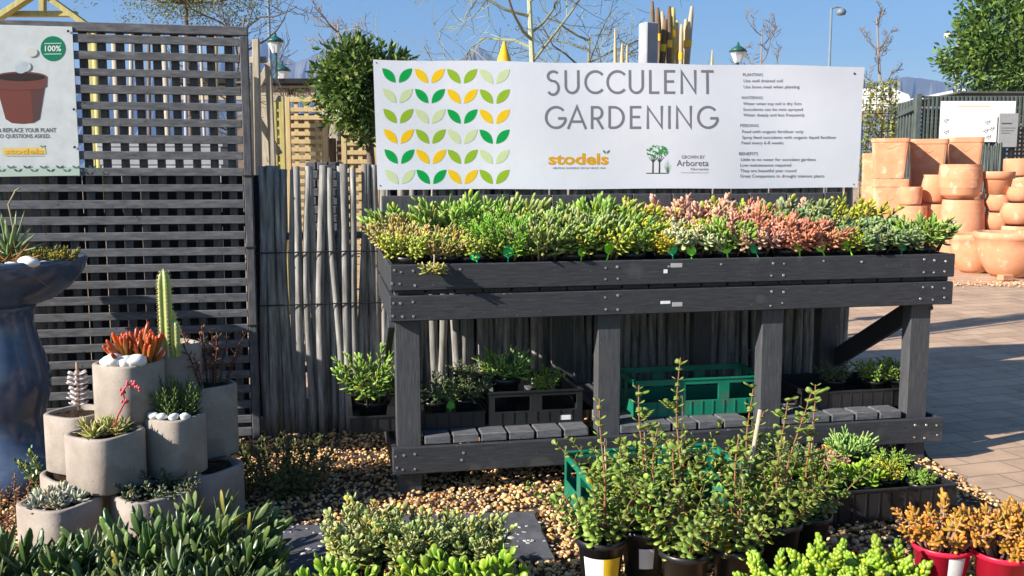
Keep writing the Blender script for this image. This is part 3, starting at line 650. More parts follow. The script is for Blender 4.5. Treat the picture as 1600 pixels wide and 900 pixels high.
SPEC = {
 'tan': dict(n=26, rad=.11, H=.12, spread=.9, nl=14, L=.029, W=.0095, T=.008, prof='finger', e0=15, e1=80, c0=(.34, .32, .08), c1=(.66, .5, .2), top=.75, m=5),
 'lime': dict(n=20, rad=.11, H=.12, spread=.95, nl=13, L=.03, W=.019, T=.007, prof='paddle', e0=5, e1=65, c0=(.26, .36, .03), c1=(.6, .64, .08), top=.7),
 'fine': dict(n=26, rad=.12, H=.16, spread=.7, nl=26, L=.026, W=.0055, T=.005, prof='finger', e0=20, e1=70, c0=(.13, .34, .02), c1=(.3, .6, .05), top=.8, m=4, s0=.12),
 'grey': dict(n=30, rad=.12, H=.14, spread=.8, nl=9, L=.042, W=.013, T=.01, prof='finger', e0=15, e1=80, c0=(.19, .27, .05), c1=(.46, .54, .17), top=.8, m=6, curve=.2, s0=.15),
 'green': dict(n=17, rad=.1, H=.15, spread=.8, nl=12, L=.045, W=.019, T=.007, prof='oval', e0=10, e1=72, c0=(.14, .29, .03), c1=(.4, .56, .1), top=.75),
 'gold': dict(n=22, rad=.1, H=.12, spread=.85, nl=16, L=.03, W=.015, T=.008, prof='oval', e0=5, e1=65, c0=(.5, .46, .02), c1=(.85, .66, .04), top=.7),
 'pale': dict(n=13, rad=.11, H=.12, spread=.9, nl=18, L=.042, W=.023, T=.008, prof='spoon', e0=-5, e1=70, c0=(.36, .42, .18), c1=(.7, .66, .4), top=.55, s0=.5, curve=.25),
 'blush': dict(n=13, rad=.11, H=.14, spread=.9, nl=18, L=.042, W=.021, T=.009, prof='spoon', e0=-5, e1=70, c0=(.52, .29, .19), c1=(.8, .46, .33), top=.55, s0=.45, curve=.2),
 'pink': dict(n=18, rad=.11, H=.16, spread=.8, nl=20, L=.042, W=.0155, T=.011, prof='finger', e0=0, e1=72, c0=(.48, .19, .1), c1=(.78, .31, .2), top=.65, s0=.25, m=5),
 'teal': dict(n=13, rad=.125, H=.12, spread=1.0, nl=20, L=.046, W=.027, T=.006, prof='spoon', e0=-5, e1=62, c0=(.14, .23, .08), c1=(.33, .43, .18), top=.5, s0=.4, curve=.25),
 'tip': dict(n=18, rad=.11, H=.13, spread=.85, nl=13, L=.034, W=.018, T=.006, prof='paddle', e0=5, e1=66, c0=(.25, .34, .02), c1=(.68, .62, .04), top=.65),
}
for k_, s_ in SPEC.items():
    s_['c0'] = tuple(x * .9 for x in s_['c0']); s_['c1'] = tuple(x * .8 for x in s_['c1'])
    if k_ != 'fine': s_.update(n=int(s_['n'] * 1.3), L=s_['L'] * .85, W=s_['W'] * .88, H=s_['H'] * .93, cv=.3)
LOOK = {'tan': 'olive and tan finger-leaved succulent', 'lime': 'lime yellow jade plant', 'fine': 'bright green feathery succulent', 'grey': 'grey-green upright finger succulent', 'green': 'fresh green long-leaved succulent',
        'gold': 'golden yellow stonecrop', 'pale': 'pale grey-green rosette succulent', 'blush': 'dusty blush rosette succulent', 'pink': 'salmon pink finger-leaved succulent', 'teal': 'blue-green rosette succulent', 'tip': 'yellow-tipped green jade plant'}
ROWS = [['lime', 'tan', 'lime', 'fine', 'grey', 'green', 'lime', 'green', 'gold', 'pale', 'green', 'blush', 'pink', 'pink', 'tip', 'teal', 'teal', 'green'],
        ['tan', 'tan', 'lime', 'fine', 'fine', 'grey', 'grey', 'green', 'gold', 'pale', 'tip', 'blush', 'pink', 'pink', 'tip', 'teal', 'teal', 'teal'],
        ['tan', 'lime', 'green', 'fine', 'grey', 'grey', 'grey', 'green', 'gold', 'pale', 'lime', 'blush', 'tip', 'pink', 'teal', 'tip', 'teal', 'teal'],
        ['green', 'tan', 'green', 'lime', 'grey', 'grey', 'grey', 'green', 'tip', 'lime', 'blush', 'blush', 'lime', 'pink', 'teal', 'blush', 'tip', 'tip']]
ORD = ['first', 'second', 'third', 'fourth', 'fifth', 'sixth', 'seventh', 'eighth', 'ninth', 'tenth', 'eleventh', 'twelfth', 'thirteenth', 'fourteenth', 'fifteenth', 'sixteenth', 'seventeenth', 'eighteenth']
rg = random.Random(21); nr = np.random.RandomState(3)
TAGC = {0: None, 1: None}
def tagmesh(mat):
    mb = MB(); lathe(mb, [(.0005, 0), (.018, .0), (.018, .0025), (.0005, .0025)], 18, rot=0)
    v = mb.v[0]; mb.v[0] = np.c_[v[:, 0], v[:, 2], v[:, 1] + .018]
    box(mb, -.002, .002, 0, .002, -.03, .004, .0005)
    o = mb.build('price_tag', M[mat]); d = o.data; bpy.data.objects.remove(o); return d
TG = [tagmesh('tag'), tagmesh('tag2')]
def T(u, v, z): return tb.matrix_basis @ Vector((u, v, z))
bpy.context.view_layer.update()
def potted(kind, var, loc, rz, label, group, r=.06, h=.1, fs=1., pots=True, pricetag=None, name='potted_succulent', cat='potted plant', spec=None, mats=('leaf', 'bark')):
    t = thing(name, label, cat, loc, rz, group)
    if pots: share('pot', POT, t, (0, 0, 0), (r / .06, r / .06, h / .1))
    a, b_ = lib((kind, var), lambda: shoots(hash((kind, var)) % 9999 if False else sum(map(ord, kind)) * 7 + var * 131, z0=0., **(spec or SPEC[kind])), mats)
    share('foliage', a, t, (0, 0, h * .84), (fs, fs, fs))
    if b_: share('stems', b_, t, (0, 0, h * .84), (fs, fs, fs))
    if pricetag is not None:
        o = share('price_tag', TG[pricetag[0]], t, pricetag[1], (pricetag[2],) * 3, pricetag[3]); o.rotation_euler = (R(-12), R(pricetag[4]), pricetag[3])
    return t
tagcols = {2: 1, 3: 1, 5: 0, 6: 0, 8: 1, 9: 0, 10: 0, 11: 1, 12: 0, 13: 0, 14: 0, 16: 1}
RN = ['front row', 'second row', 'third row', 'back row']
for r_ in range(4):
    for c_ in range(18):
        k = ROWS[r_][c_]; u = .085 + c_ * .148 + rg.uniform(-.018, .018) + (.0 if r_ % 2 == 0 else .02); v = (.11, .33, .58, .815)[r_] + rg.uniform(-.025 if r_ else 0, .025)
        u = min(max(u, .085), TL - .1)
        rz = rg.uniform(0, 6.28); h = .138
        pt = None
        if r_ == 0 and c_ in tagcols:      # the tag faces the front of the table whatever way the plant is turned
            a = -rz + YAW; d = Vector((rg.uniform(-.03, .03), -.074, 0)); d.rotate(Matrix.Rotation(a, 3, 'Z'))
            pt = (tagcols[c_], (d.x, d.y, h * .96 + rg.uniform(-.012, .012)), rg.uniform(1.0, 1.5), a, rg.uniform(-25, 25))
        lab = f"{LOOK[k]} in the table's {RN[r_]}, {ORD[c_]} from left"
        fs = rg.uniform(1.02, 1.55) * (1.12, 1.16, 1.32, 1.62)[r_] * (1.0 if r_ else .88)
        potted(k, rg.randint(0, 2), T(u, v, .9145), rz, lab, 'succulents in pots on the display table', .068, h, fs, True, pt)
# ------------------------------------------------------------------ crates and trays
def crate(name, label, cat, u0, u1, v0, v1, z0, h, mat, holes=3, t=.006, group=None, lowfront=False):
    o = thing(name, label, cat, F(u0, v0, z0), YAW, group); L, D = u1 - u0, v1 - v0
    mb = MB(); box(mb, t, L - t, t, D - t, 0, .008, .001)
    mb.build('base', M[mat], o)
    def wall(p0, along, n):
        W = L if along == 'u' else D; mb = MB()
        def b(a0, a1, zz0, zz1, th=t):
            if along == 'u': box(mb, a0, a1, p0, p0 + th, zz0, zz1, .0012)
            else: box(mb, p0, p0 + th, a0 + t * 1.02, a1 - t * 1.02 if a1 == W else a1, zz0, zz1, .0012)
        if n == 0: b(0, W, 0, h)
        else:
            b(0, W, 0, h * .42); b(0, W, h * .86, h); e = W / n * .13
            for i in range(n + 1):
                a = W * i / n; b(max(0, a - e), min(W, a + e), h * .42, h * .86)
        # rim and ribs
        nb_ = max(3, int(W / .055))
        for i in range(1, nb_):
            a = W * i / nb_
            if along == 'u': b(a - .002, a + .002, .01, h * (.41 if n else .98), th=t + .003 if p0 > .1 else -.003)
        if along == 'u': box(mb, -.004, W + .004, p0 - .005, p0 + t + .005, h - .004, h + .004, .001)
        else: box(mb, p0 - .005, p0 + t + .005, .008, W - .008, h - .0045, h + .0035, .001)
        mb.build('wall', M[mat], o)
    wall(0, 'u', holes); wall(D - t, 'u', holes); wall(0, 'v', max(1, holes - 1) if holes else 0); wall(L - t, 'v', max(1, holes - 1) if holes else 0)
    return o
SH = .264
a, b_ = pv(1008, 650, .15)[0], pv(1188, 650, .15)[0]
crate('plastic_crate', 'empty green plastic crate on the lower shelf of the table', 'crate', a - .05, b_ + .03, .15, .46, SH, pv(1100, 592, .15)[1] - SH, 'green')
a, b_ = pv(764, 660, .14)[0], pv(910, 660, .14)[0]
bc = crate('plastic_crate', 'black crate with hand holes on the lower shelf beside the middle leg', 'crate', a, b_, .14, .56, SH, pv(830, 612, .14)[1] - SH, 'plastic', 2)
mb = MB(); x, z = pv(884, 652, .14); box(mb, x - a - .03, x - a + .03, -.002, -.0005, z - SH - .011, z - SH + .011, .0003); mb.build('label', M['white'], bc)
a, b_ = pv(548, 665, .14)[0], pv(758, 665, .14)[0]
crate('seedling_tray', 'shallow black tray poking out of the left end of the lower shelf', 'tray', a, b_, .14, .58, SH, .07, 'plastic', 0)
a, b_ = pv(1262, 640, .14)[0], pv(1424, 640, .14)[0]
crate('seedling_tray', 'shallow black tray on the lower shelf by the right-end brace', 'tray', a, b_, .14, .56, SH, .085, 'plastic', 0)
gcr = crate('plastic_crate', 'green plastic crate on the pebbles holding staked bushes', 'crate', .722, 1.40, -.64, -.175, .02, .20, 'green')
tr_u0, tr_u1, tr_v0, tr_v1 = 1.60, 2.24, -.70, -.02
crate('seedling_tray', 'black tray of mixed succulents on the ground at the table corner', 'tray', tr_u0, tr_u1, tr_v0, tr_v1, .02, .13, 'plastic', 0)
mb = MB(); bar(mb, gz(1440, 775, .03), gz(1590, 838, .03), .02, .055, bev=.004); tag(mb.build('edging_strip', M['plastic']), 'black plastic edging strip between pebbles and brick paving', 'edging')

# paving slabs in the gravel
for i, (x0, y0, x1, y1, lab) in enumerate(((400, 822, 588, 905, 'dark slate slab beside the broad-leaved clump'), (598, 806, 868, 872, 'wide dark slate slab behind the grey-green jade bushes'), (330, 880, 400, 960, 'dark slate slab under the broad-leaved clump'))):
    p = [gz(x0, y1, .035), gz(x1, y1 - (3 if i else 0), .035), gz(x1 - 34, y0 - 8, .035), gz(x0 + 30, y0, .035)]
    mb = MB(); rs = np.random.RandomState(i); ring = []
    for a, b_ in zip(p, p[1:] + p[:1]):
        for t in np.linspace(0, 1, 7)[:-1]: q = a.lerp(b_, t); ring.append((q.x + rs.uniform(-.006, .006), q.y + rs.uniform(-.006, .006)))
    c_ = np.mean(ring, 0); n_ = len(ring); vs = [(x, y, 0.) for x, y in ring] + [(x, y, .029) for x, y in ring] + [(c_[0] + (x - c_[0]) * .985, c_[1] + (y - c_[1]) * .985, .035) for x, y in ring]
    mb.add(vs, [(j, (j + 1) % n_, n_ + (j + 1) % n_, n_ + j) for j in range(n_)] + [(n_ + j, n_ + (j + 1) % n_, 2 * n_ + (j + 1) % n_, 2 * n_ + j) for j in range(n_)] + [tuple(range(2 * n_, 3 * n_))])
    rp = np.random.RandomState(40 + i)
    tag(mb.build('paving_slab', M['slate']), lab, 'slab', 'dark slabs laid in the pebbles')
# plants under the table
SPEC['jadebig'] = dict(n=26, rad=.14, H=.27, spread=.75, nl=15, L=.05, W=.021, T=.008, prof='oval', e0=5, e1=70, c0=(.12, .25, .03), c1=(.34, .46, .08), top=.75)
SPEC['darkleaf'] = dict(n=20, rad=.12, H=.17, spread=1.0, nl=14, L=.035, W=.018, T=.005, prof='oval', e0=0, e1=60, c0=(.05, .1, .03), c1=(.16, .22, .1))
SPEC['fingerbig'] = dict(n=22, rad=.1, H=.16, spread=.8, nl=11, L=.06, W=.015, T=.011, prof='finger', e0=20, e1=75, c0=(.12, .25, .04), c1=(.34, .48, .14), curve=.15)
def at_shelf(x, v): return F(pv(x, 650, v)[0], v, SH + .01)
potted('jadebig', 0, at_shelf(583, .26), 1., 'large glossy jade plant hanging over the left end of the lower shelf', None, .075, .11, 1.0)
potted('darkleaf', 0, at_shelf(680, .24), 2., 'small dark leafy plant with a lime price tag on the lower shelf', None, .06, .1, .9, True, (0, (.0, -.075, .05), 1.7, YAW - 2, 8))
potted('darkleaf', 1, at_shelf(728, .26), .4, 'silvery drooping plant beside the black crate on the lower shelf', None, .06, .1, .85)
potted('fingerbig', 0, at_shelf(790, .36), 1.4, 'tall green finger-leaved plant standing in the black crate', None, .07, .17, 1.05)
potted('jadebig', 1, at_shelf(848, .28), 2.2, 'small jade plant low in the black crate by the middle leg', None, .06, .12, .5)
potted('darkleaf', 2, at_shelf(727, .48), 2.6, 'small pale green plant at the back of the left lower shelf', None, .06, .16, .6)
potted('jadebig', 2, at_shelf(1362, .26), 2.0, 'bright jade plant in the right shelf tray, nearer the middle', None, .055, .1, .5)
potted('jadebig', 0, at_shelf(1398, .25), .5, 'bright jade plant in the right shelf tray, beside the end leg', None, .055, .1, .55)
potted('darkleaf', 0, at_shelf(1300, .30), .9, 'dim dark green plant at the inner end of the right shelf tray', None, .055, .1, .7)

# ------------------------------------------------------------------ stacked planter blocks
def pblock(x, y, z0, r, h, label, sq=.15):
    o = thing('planter_block', label, 'planter', (x, y, z0), YAW + random.Random(label).uniform(-.25, .25), 'stacked hollow concrete planter blocks')
    mb = MB(); t = .02; r *= .855
    lathe(mb, [(r - t, .02), (r - .006, .001), (r - .002, .003), (r, .008), (r, h - .007), (r - .002, h - .0025), (r - .006, h), (r - t + .004, h), (r - t, h - .004), (r - t - .002, h - .06)], 72, sq=sq, rot=R(45))
    mb.build('shell', M['concrete'], o, True)
    mb = MB(); n_ = 24; rs = np.random.RandomState(int(x * 100) % 97)
    vs = [(0, 0, h - .006)] + [((r - t) * q * math.cos(a), (r - t) * q * math.sin(a), h - .016 + rs.uniform(-.008, .008)) for q in (.5, .995) for a in np.linspace(0, 6.283, n_ + 1)[:-1]]
    mb.add(vs, [(0, 1 + i, 1 + (i + 1) % n_) for i in range(n_)] + [(1 + i, 1 + n_ + i, 1 + n_ + (i + 1) % n_, 1 + (i + 1) % n_) for i in range(n_)]); mb.build('soil', M['soil'], o, True)
    return o
pblock(-1.645, 3.315, -.03, .145, .265, 'lowest front concrete planter block holding the silvery rosette')
pblock(-1.36, 3.44, -.02, .158, .25, 'ground level planter block behind the broad-leaved clump, filled with dark leaves')
pblock(-1.262, 3.74, -.02, .16, .25, 'rightmost ground level planter block in the shade')
pblock(-1.72, 3.64, -.02, .155, .255, 'ground level planter block at the back beside the birdbath foot')
pblock(-1.47, 3.72, -.02, .15, .255, 'hidden middle planter block at the bottom of the stack')
pblock(-1.535, 3.465, .237, .142, .212, 'planter block holding the yellow-green rosette with the pink flower stalk')
pblock(-1.735, 3.69, .236, .13, .232, 'second tier planter block at the left back of the stack')
pblock(-1.33, 3.63, .234, .118, .235, 'second tier planter block rimmed with bluish white stones')
pblock(-1.305, 3.92, .232, .138, .30, 'second tier planter block on the right with dark twigs')
pblock(-1.47, 3.88, .236, .135, .22, 'second tier planter block hidden under the cactus block')
pblock(-1.508, 3.645, .458, .133, .222, 'topmost planter block holding orange-red fingers and white stones')
pblock(-1.425, 3.89, .46, .12, .25, 'top planter block behind the cactus')
def solo(name, label, cat, loc, rz, fo, st, mats=('leaf', 'bark'), sc=1.):
    o = thing(name, label, cat, loc, rz); a = fo.build('foliage', M[mats[0]], o, True)
    if st is not None and st.n: st.build('stems', M[mats[1]], o, True)
    o.scale = (sc,) * 3; return o
solo('red_succulent', 'orange-red upright finger succulent on the topmost planter block', 'plant', (-1.475, 3.66, .648), .3, *shoots(31, n=13, rad=.11, H=.09, spread=.35, nl=4, L=.115, W=.02, T=.019, prof='finger', e0=55, e1=85, s0=.1, c0=(.3, .17, .03), c1=(.62, .06, .02), top=.9))
def cactus(label, loc, hs):
    o = thing('cactus', label, 'cactus', loc, .3); mb = MB(); sp = MB()
    for (dx, dy, hh, r) in hs:
        nr_, nz_ = 30, 16; vs = []; cs = []
        for j in range(nz_ + 1):
            t = j / nz_; rr = r * (min(1, .8 + t) if t < .8 else math.sqrt(max(.004, 1 - ((t - .8) / .2) ** 2))) * (1 + .03 * math.sin(t * 40))
            for i in range(nr_):
                a = 2 * math.pi * i / nr_; k = .78 + .22 * math.cos(a * 5); vs.append((dx + rr * k * math.cos(a), dy + rr * k * math.sin(a), hh * t))
                cs.append((.34 + .34 * max(0, math.cos(a * 5)), .42 + .26 * max(0, math.cos(a * 5)), .12 + .16 * max(0, math.cos(a * 5))))
        mb.add(vs, [(j * nr_ + i, j * nr_ + (i + 1) % nr_, (j + 1) * nr_ + (i + 1) % nr_, (j + 1) * nr_ + i) for j in range(nz_) for i in range(nr_)], np.array(cs))
        for j in range(int(hh / .016)):
            for q in range(5):
                a = 2 * math.pi * q / 5; z = .012 + j * .016; rr = r * (1 if z < hh * .8 else math.sqrt(max(.05, 1 - ((z / hh - .8) / .2) ** 2)))
                for s in (-.6, 0, .6): tube(sp, [(dx + rr * math.cos(a), dy + rr * math.sin(a), z), (dx + (rr + .008) * math.cos(a + s * .25), dy + (rr + .008) * math.sin(a + s * .25), z + s * .006)], [.0009, .0003], 3, (.75, .68, .35))
    mb.build('ribbed_stem', M['leaf'], o, True); sp.build('spines', M['bark'], o); return o
cactus('tall pale green ribbed cactus with two short side arms', (-1.41, 3.79, .67), [(0, 0, .36, .028), (.035, -.01, .15, .02), (-.03, .01, .09, .017), (.025, .03, .19, .016)])
for i, (x, y, s, nm) in enumerate(((168, 556, 10, 'leftmost of the white stones on the topmost planter block'), (180, 552, 12, 'largest white stone on the topmost planter block'), (196, 560, 10, 'middle white stone under the orange-red fingers'), (214, 556, 12, 'flat white stone at the right of the orange-red fingers'), (205, 566, 7, 'smallest white stone at the front rim of the topmost block'))):
    mb = MB(); p = aY(x, y, 3.56 + .012 * (i % 2)); q = s * 4.3 / 1472; p.z = .676 + q * .6; rock(mb, (0, 0, 0), (q * 1.15, q * .9, q * .8), 50 + i, lv=3)
    tag(mb.build('white_stone', M['whitestone'], None, True, p), nm, 'stone', 'white stones on the planter blocks')
mb = MB(); rock(mb, (0, 0, 0), (.032, .026, .024), 61, lv=3); tag(mb.build('white_stone', M['whitestone'], None, True, (-1.425, 3.725, .70)), 'white stone at the foot of the tall cactus', 'stone', 'white stones on the planter blocks')
for i, x in enumerate((266, 282, 298, 314)):
    mb = MB(); p = aY(x, 640, 3.53); q = .02; rock(mb, (0, 0, 0), (q * 1.1, q * .9, q * .75), 70 + i, lv=3); p.z = .508 + .018
    p = Vector((-1.33 - .06 + i * .04, 3.56 + (.012, 0, -.004, .008)[i], .478)); tag(mb.build('white_stone', M['whitestone'], None, True, p), ['first', 'second', 'third', 'fourth'][i] + ' bluish white stone from the left along the shaded planter rim', 'stone', 'white stones on the planter blocks')
solo('rosette_succulent', 'silvery grey rosette on the lowest front planter block', 'plant', (-1.655, 3.30, .21), 0, *shoots(41, n=9, rad=.13, H=.06, spread=.5, nl=20, L=.06, W=.024, T=.008, prof='spoon', e0=5, e1=75, s0=.1, c0=(.32, .35, .24), c1=(.55, .54, .42), top=.5, curve=.25))
o = solo('rosette_succulent', 'yellow-green rosette with a trailing pink flower stalk', 'plant', (-1.535, 3.45, .435), 0, *shoots(42, n=9, rad=.12, H=.05, spread=.6, nl=16, L=.065, W=.02, T=.009, prof='lance', e0=15, e1=80, s0=.1, c0=(.36, .36, .1), c1=(.58, .5, .2), top=.6, curve=.1))
mb = MB(); pp = [(.03, 0, .03), (.07, -.05, .06), (.10, -.10, .10), (.125, -.09, .15), (.122, -.1, .19), (.14, -.1, .215), (.17, -.1, .22), (.185, -.105, .2)]; tube(mb, pp, .0035, 5, (.62, .1, .12))
rg = random.Random(6)
for p in pp[3:]:
    for k in range(5): rock(mb, (p[0] + rg.uniform(-.012, .012), p[1] + rg.uniform(-.012, .012), p[2] + rg.uniform(-.012, .012)), (.005, .005, .007), k, (.7, .14, .16))
mb.build('flower_stalk', M['leaf'], o, True)
fo, st = MB(), MB()
for k in range(7):
    for a in range(6): leaf(fo, (0, 0, -.02 * k), (math.cos(a + k), math.sin(a + k), .15), (0, 0, 1), .04 + .004 * (k % 3), .022, .01, 'spoon', .2, (.5, .46, .46), (.68, .6, .6))
tube(st, [(0, 0, .05), (0, 0, -.14)], .006, 5, (.3, .2, .15))
solo('trailing_succulent', 'pale pinkish leaf rosettes stacked on a stem beside the topmost block', 'plant', (-1.70, 3.62, .63), 0, fo, st)
solo('upright_succulent', 'dark green brush-like plant in the planter with bluish stones', 'plant', (-1.335, 3.65, .445), 0, *shoots(44, n=30, rad=.13, H=.2, spread=.35, nl=18, L=.035, W=.007, T=.006, prof='finger', e0=30, e1=75, s0=.1, c0=(.06, .13, .02), c1=(.17, .26, .06), m=4))
solo('dark_succulent', 'dark reddish twiggy plant on the right second tier block', 'plant', (-1.285, 3.93, .50), 0, *shoots(45, n=16, rad=.14, H=.32, spread=.5, nl=10, L=.035, W=.016, T=.005, prof='spoon', e0=0, e1=60, s0=.35, c0=(.06, .03, .03), c1=(.3, .12, .03), stem=(.12, .06, .04)))
solo('dark_succulent', 'low dark leafy plant in the shaded ground level planter', 'plant', (-1.345, 3.43, .20), 0, *shoots(46, n=22, rad=.2, H=.1, spread=1.0, nl=14, L=.03, W=.016, T=.005, prof='oval', e0=0, e1=60, c0=(.05, .08, .03), c1=(.2, .22, .14)))
solo('shade_shrub', 'dark olive shrub growing at the foot of the lattice post', 'shrub', (-1.04, 4.1, .0), 0, *shoots(47, n=50, rad=.34, H=.26, spread=.7, nl=18, L=.04, W=.022, T=.004, prof='oval', e0=0, e1=60, s0=.1, c0=(.06, .08, .02), c1=(.16, .17, .05)))
solo('leafy_plant', 'fresh green leafy plant between the birdbath and the planter blocks', 'plant', gz(92, 770, 0.) + Vector((0, .0, .0)), 0, *shoots(48, n=22, rad=.16, H=.26, spread=.6, nl=14, L=.035, W=.022, T=.003, prof='oval', e0=0, e1=60, c0=(.1, .2, .03), c1=(.24, .36, .07)))
solo('groundcover_plant', 'reddish brown groundcover at the foot of the birdbath', 'plant', gz(15, 800), 0, *shoots(49, n=60, rad=.5, H=.14, spread=.5, nl=14, L=.026, W=.012, T=.004, prof='oval', e0=0, e1=65, c0=(.22, .1, .05), c1=(.5, .26, .16)))

# ------------------------------------------------------------------ birdbath
bb = thing('birdbath', 'large blue-grey glazed birdbath planted with succulents', 'birdbath', (-2.31, 4.22, 0))
mb = MB(); lathe(mb, [(.31, 0), (.325, .03), (.30, .10), (.23, .15), (.175, .2), (.15, .25), (.16, .33), (.185, .42), (.19, .50), (.172, .58), (.145, .67), (.13, .74), (.135, .80), (.15, .83)], 56)
mb.build('pedestal', M['glaze'], bb, True)
mb = MB(); lathe(mb, [(.05, .8305), (.17, .8315), (.22, .85), (.29, .9), (.345, .965), (.365, 1.01), (.37, 1.03), (.36, 1.04), (.34, 1.035), (.315, .995), (.29, .985), (.0001, .985)], 64)
mb.build('bowl', M['glaze'], bb, True)
mb = MB(); lathe(mb, [(.318, 1.002), (.25, 1.012), (.15, 1.03), (.0001, 1.035)], 40); mb.build('soil', M['soil'], bb, True)
B0 = Vector((-2.36, 4.22, 1.02))
fo, st = MB(), MB(); rs = np.random.RandomState(3)
for k in range(26):
    a = k * 2.4; e = R(8 + 70 * (k / 26)); leaf(fo, (0, 0, .01 + .001 * k), (math.cos(a) * math.cos(e), math.sin(a) * math.cos(e), math.sin(e)), (0, 0, 1), rs.uniform(.15, .23), .03, .012, 'lance', -.12 if k < 12 else .1, (.17, .26, .1), (.36, .42, .2))
tube(st, [(.01, 0, .02), (.02, 0, .15), (.0, .01, .25), (.03, .02, .31), (.05, .02, .32)], .004, 5, (.3, .25, .16))
solo('aloe', 'spiky green aloe with a dry flower stalk in the birdbath', 'plant', B0 + Vector((.16, -.1, .01)), 0, fo, st)
solo('sedum_mound', 'yellow-green rounded sedum mound at the edge of the birdbath', 'plant', B0 + Vector((.31, -.06, -.005)), 0, *shoots(52, n=60, rad=.19, H=.09, spread=.4, nl=12, L=.017, W=.007, T=.006, prof='finger', e0=10, e1=70, s0=.3, c0=(.26, .26, .02), c1=(.45, .36, .03), m=4))
fo, st = MB(), MB()
for k in range(30):
    a = k * 2.4; e = R(5 + 60 * (k / 30)); leaf(fo, (0, 0, .0), (math.cos(a) * math.cos(e), math.sin(a) * math.cos(e), math.sin(e)), (0, 0, 1), rs.uniform(.1, .16), .03, .012, 'lance', -.1, (.26, .26, .2), (.5, .48, .4))
solo('striped_succulent', 'grey pointed-leaf succulent at the front of the birdbath', 'plant', B0 + Vector((.08, -.26, .0)), 0, fo, st)
solo('red_grass', 'thin orange-red leaves lying over the birdbath sedum', 'plant', B0 + Vector((.22, -.22, .01)), 0, *shoots(54, n=9, rad=.05, H=.03, spread=1.5, nl=3, L=.15, W=.008, T=.004, prof='lance', e0=5, e1=25, c0=(.4, .2, .04), c1=(.6, .22, .06)))
solo('green_rosette', 'small green leafy rosette near the birdbath rim', 'plant', B0 + Vector((.12, -.31, -.0)), 0, *shoots(55, n=9, rad=.1, H=.03, spread=.8, nl=14, L=.035, W=.016, T=.006, prof='spoon', e0=5, e1=60, c0=(.2, .22, .06), c1=(.4, .36, .12)))
for i, (dx, dy, s) in enumerate(((.30, -.22, .034), (.25, -.27, .022), (.34, -.17, .016))):
    mb = MB(); rock(mb, (0, 0, 0), (s * 1.3, s, s * .8), 80 + i, lv=3); tag(mb.build('grey_pebble', M['whitestone'], None, True, B0 + Vector((dx, dy, s * .45))), ('largest rounded grey pebble in the birdbath', 'middle sized pale pebble in the birdbath', 'smallest pale pebble by the birdbath rim')[i], 'stone', 'pebbles in the birdbath')

# ------------------------------------------------------------------ foreground plants
SPEC['kleinia'] = dict(n=20, rad=.18, H=.24, spread=.75, nl=15, L=.108, W=.029, T=.0055, prof='oval', e0=25, e1=80, s0=.3, c0=(.055, .105, .026), c1=(.14, .195, .062), top=.75, curve=.05, m=6, cv=.4, odd=.05, sr=.006)
KL = ['leftmost broad-leaved dark green clump at the picture corner', 'broad-leaved clump in front of the lowest planter block', 'broad-leaved clump below the middle of the planter stack', 'tall broad-leaved clump right of the planter stack', 'broad-leaved clump spilling onto the slate slab', 'nearest broad-leaved clump between the two big ones', 'front broad-leaved clump at the lower left edge', 'small broad-leaved clump between slab and planter']
for i, (x, Y, s) in enumerate(((25, 2.75, 1.0), (130, 2.78, .9), (225, 2.92, 1.05), (320, 2.98, 1.05), (375, 2.82, .85), (285, 2.62, .95), (90, 2.5, .85), (190, 2.6, .9))):
    p = aY(x, 900, Y); potted('kleinia', i % 4, Vector((p.x, Y, .0)), i * 1.7, KL[i], 'broad-leaved succulents in the bed', pots=False, h=0.02, fs=s * 1.12, name='broad_leaf_succulent', cat='plant', mats=('leaf', 'bark'))
SPEC['shrub'] = dict(n=46, rad=.15, H=.225, spread=.38, nl=17, L=.034, W=.023, T=.005, prof='paddle', e0=10, e1=60, s0=.15, c0=(.2, .26, .05), c1=(.46, .5, .2), top=.75, hvar=.4, m=6, cv=.3)
SPEC['brightjade'] = dict(n=15, rad=.12, H=.16, spread=.8, nl=12, L=.054, W=.034, T=.009, prof='paddle', e0=15, e1=75, s0=.2, c0=(.13, .26, .012), c1=(.33, .45, .04), top=.75)
SPEC['burro'] = dict(n=9, rad=.14, H=.15, spread=.85, nl=40, L=.04, W=.021, T=.018, prof='finger', e0=0, e1=80, s0=.1, c0=(.17, .32, .015), c1=(.36, .5, .05), top=.7)
SPEC['goldjade'] = dict(n=32, rad=.11, H=.175, spread=1.05, nl=13, L=.03, W=.015, T=.009, prof='finger', e0=0, e1=70, s0=.5, c0=(.38, .25, .03), c1=(.62, .22, .04), top=.8, stem=(.34, .2, .15), sr=.0055, hvar=.6)
for i, (x, Y, s, lab) in enumerate(((567, 2.98, 1.08, 'grey-green small-leaved bush at the left of three on the slabs'), (655, 2.94, .98, 'grey-green small-leaved bush in the middle of three on the slabs'), (742, 2.98, .92, 'grey-green small-leaved bush at the right of three on the slabs'))):
    p = aY(x, 900, Y); potted('shrub', i, Vector((p.x, Y, .02)), i * 2., lab, 'small-leaved bushes in pots', .08, .12, s, name='potted_bush')
for i, (x, Y, s, lab) in enumerate(((520, 2.66, .95, 'bright green jade plant in front of the left small-leaved bush'), (585, 2.58, .85, 'lowest bright green jade plant at the bottom edge'), (680, 2.66, 1.0, 'bright green jade plant with upright paddles in front of the middle bush'), (765, 2.68, 1.05, 'bright green jade plant in front of the right small-leaved bush'), (640, 2.5, .9, 'half hidden bright green jade plant at the very bottom'))):
    p = aY(x, 900, Y); potted('brightjade', i % 3, Vector((p.x, Y, .02)), i * 1.3, lab, 'bright green jade plants at the bottom edge', .075, .12, s, name='potted_jade')
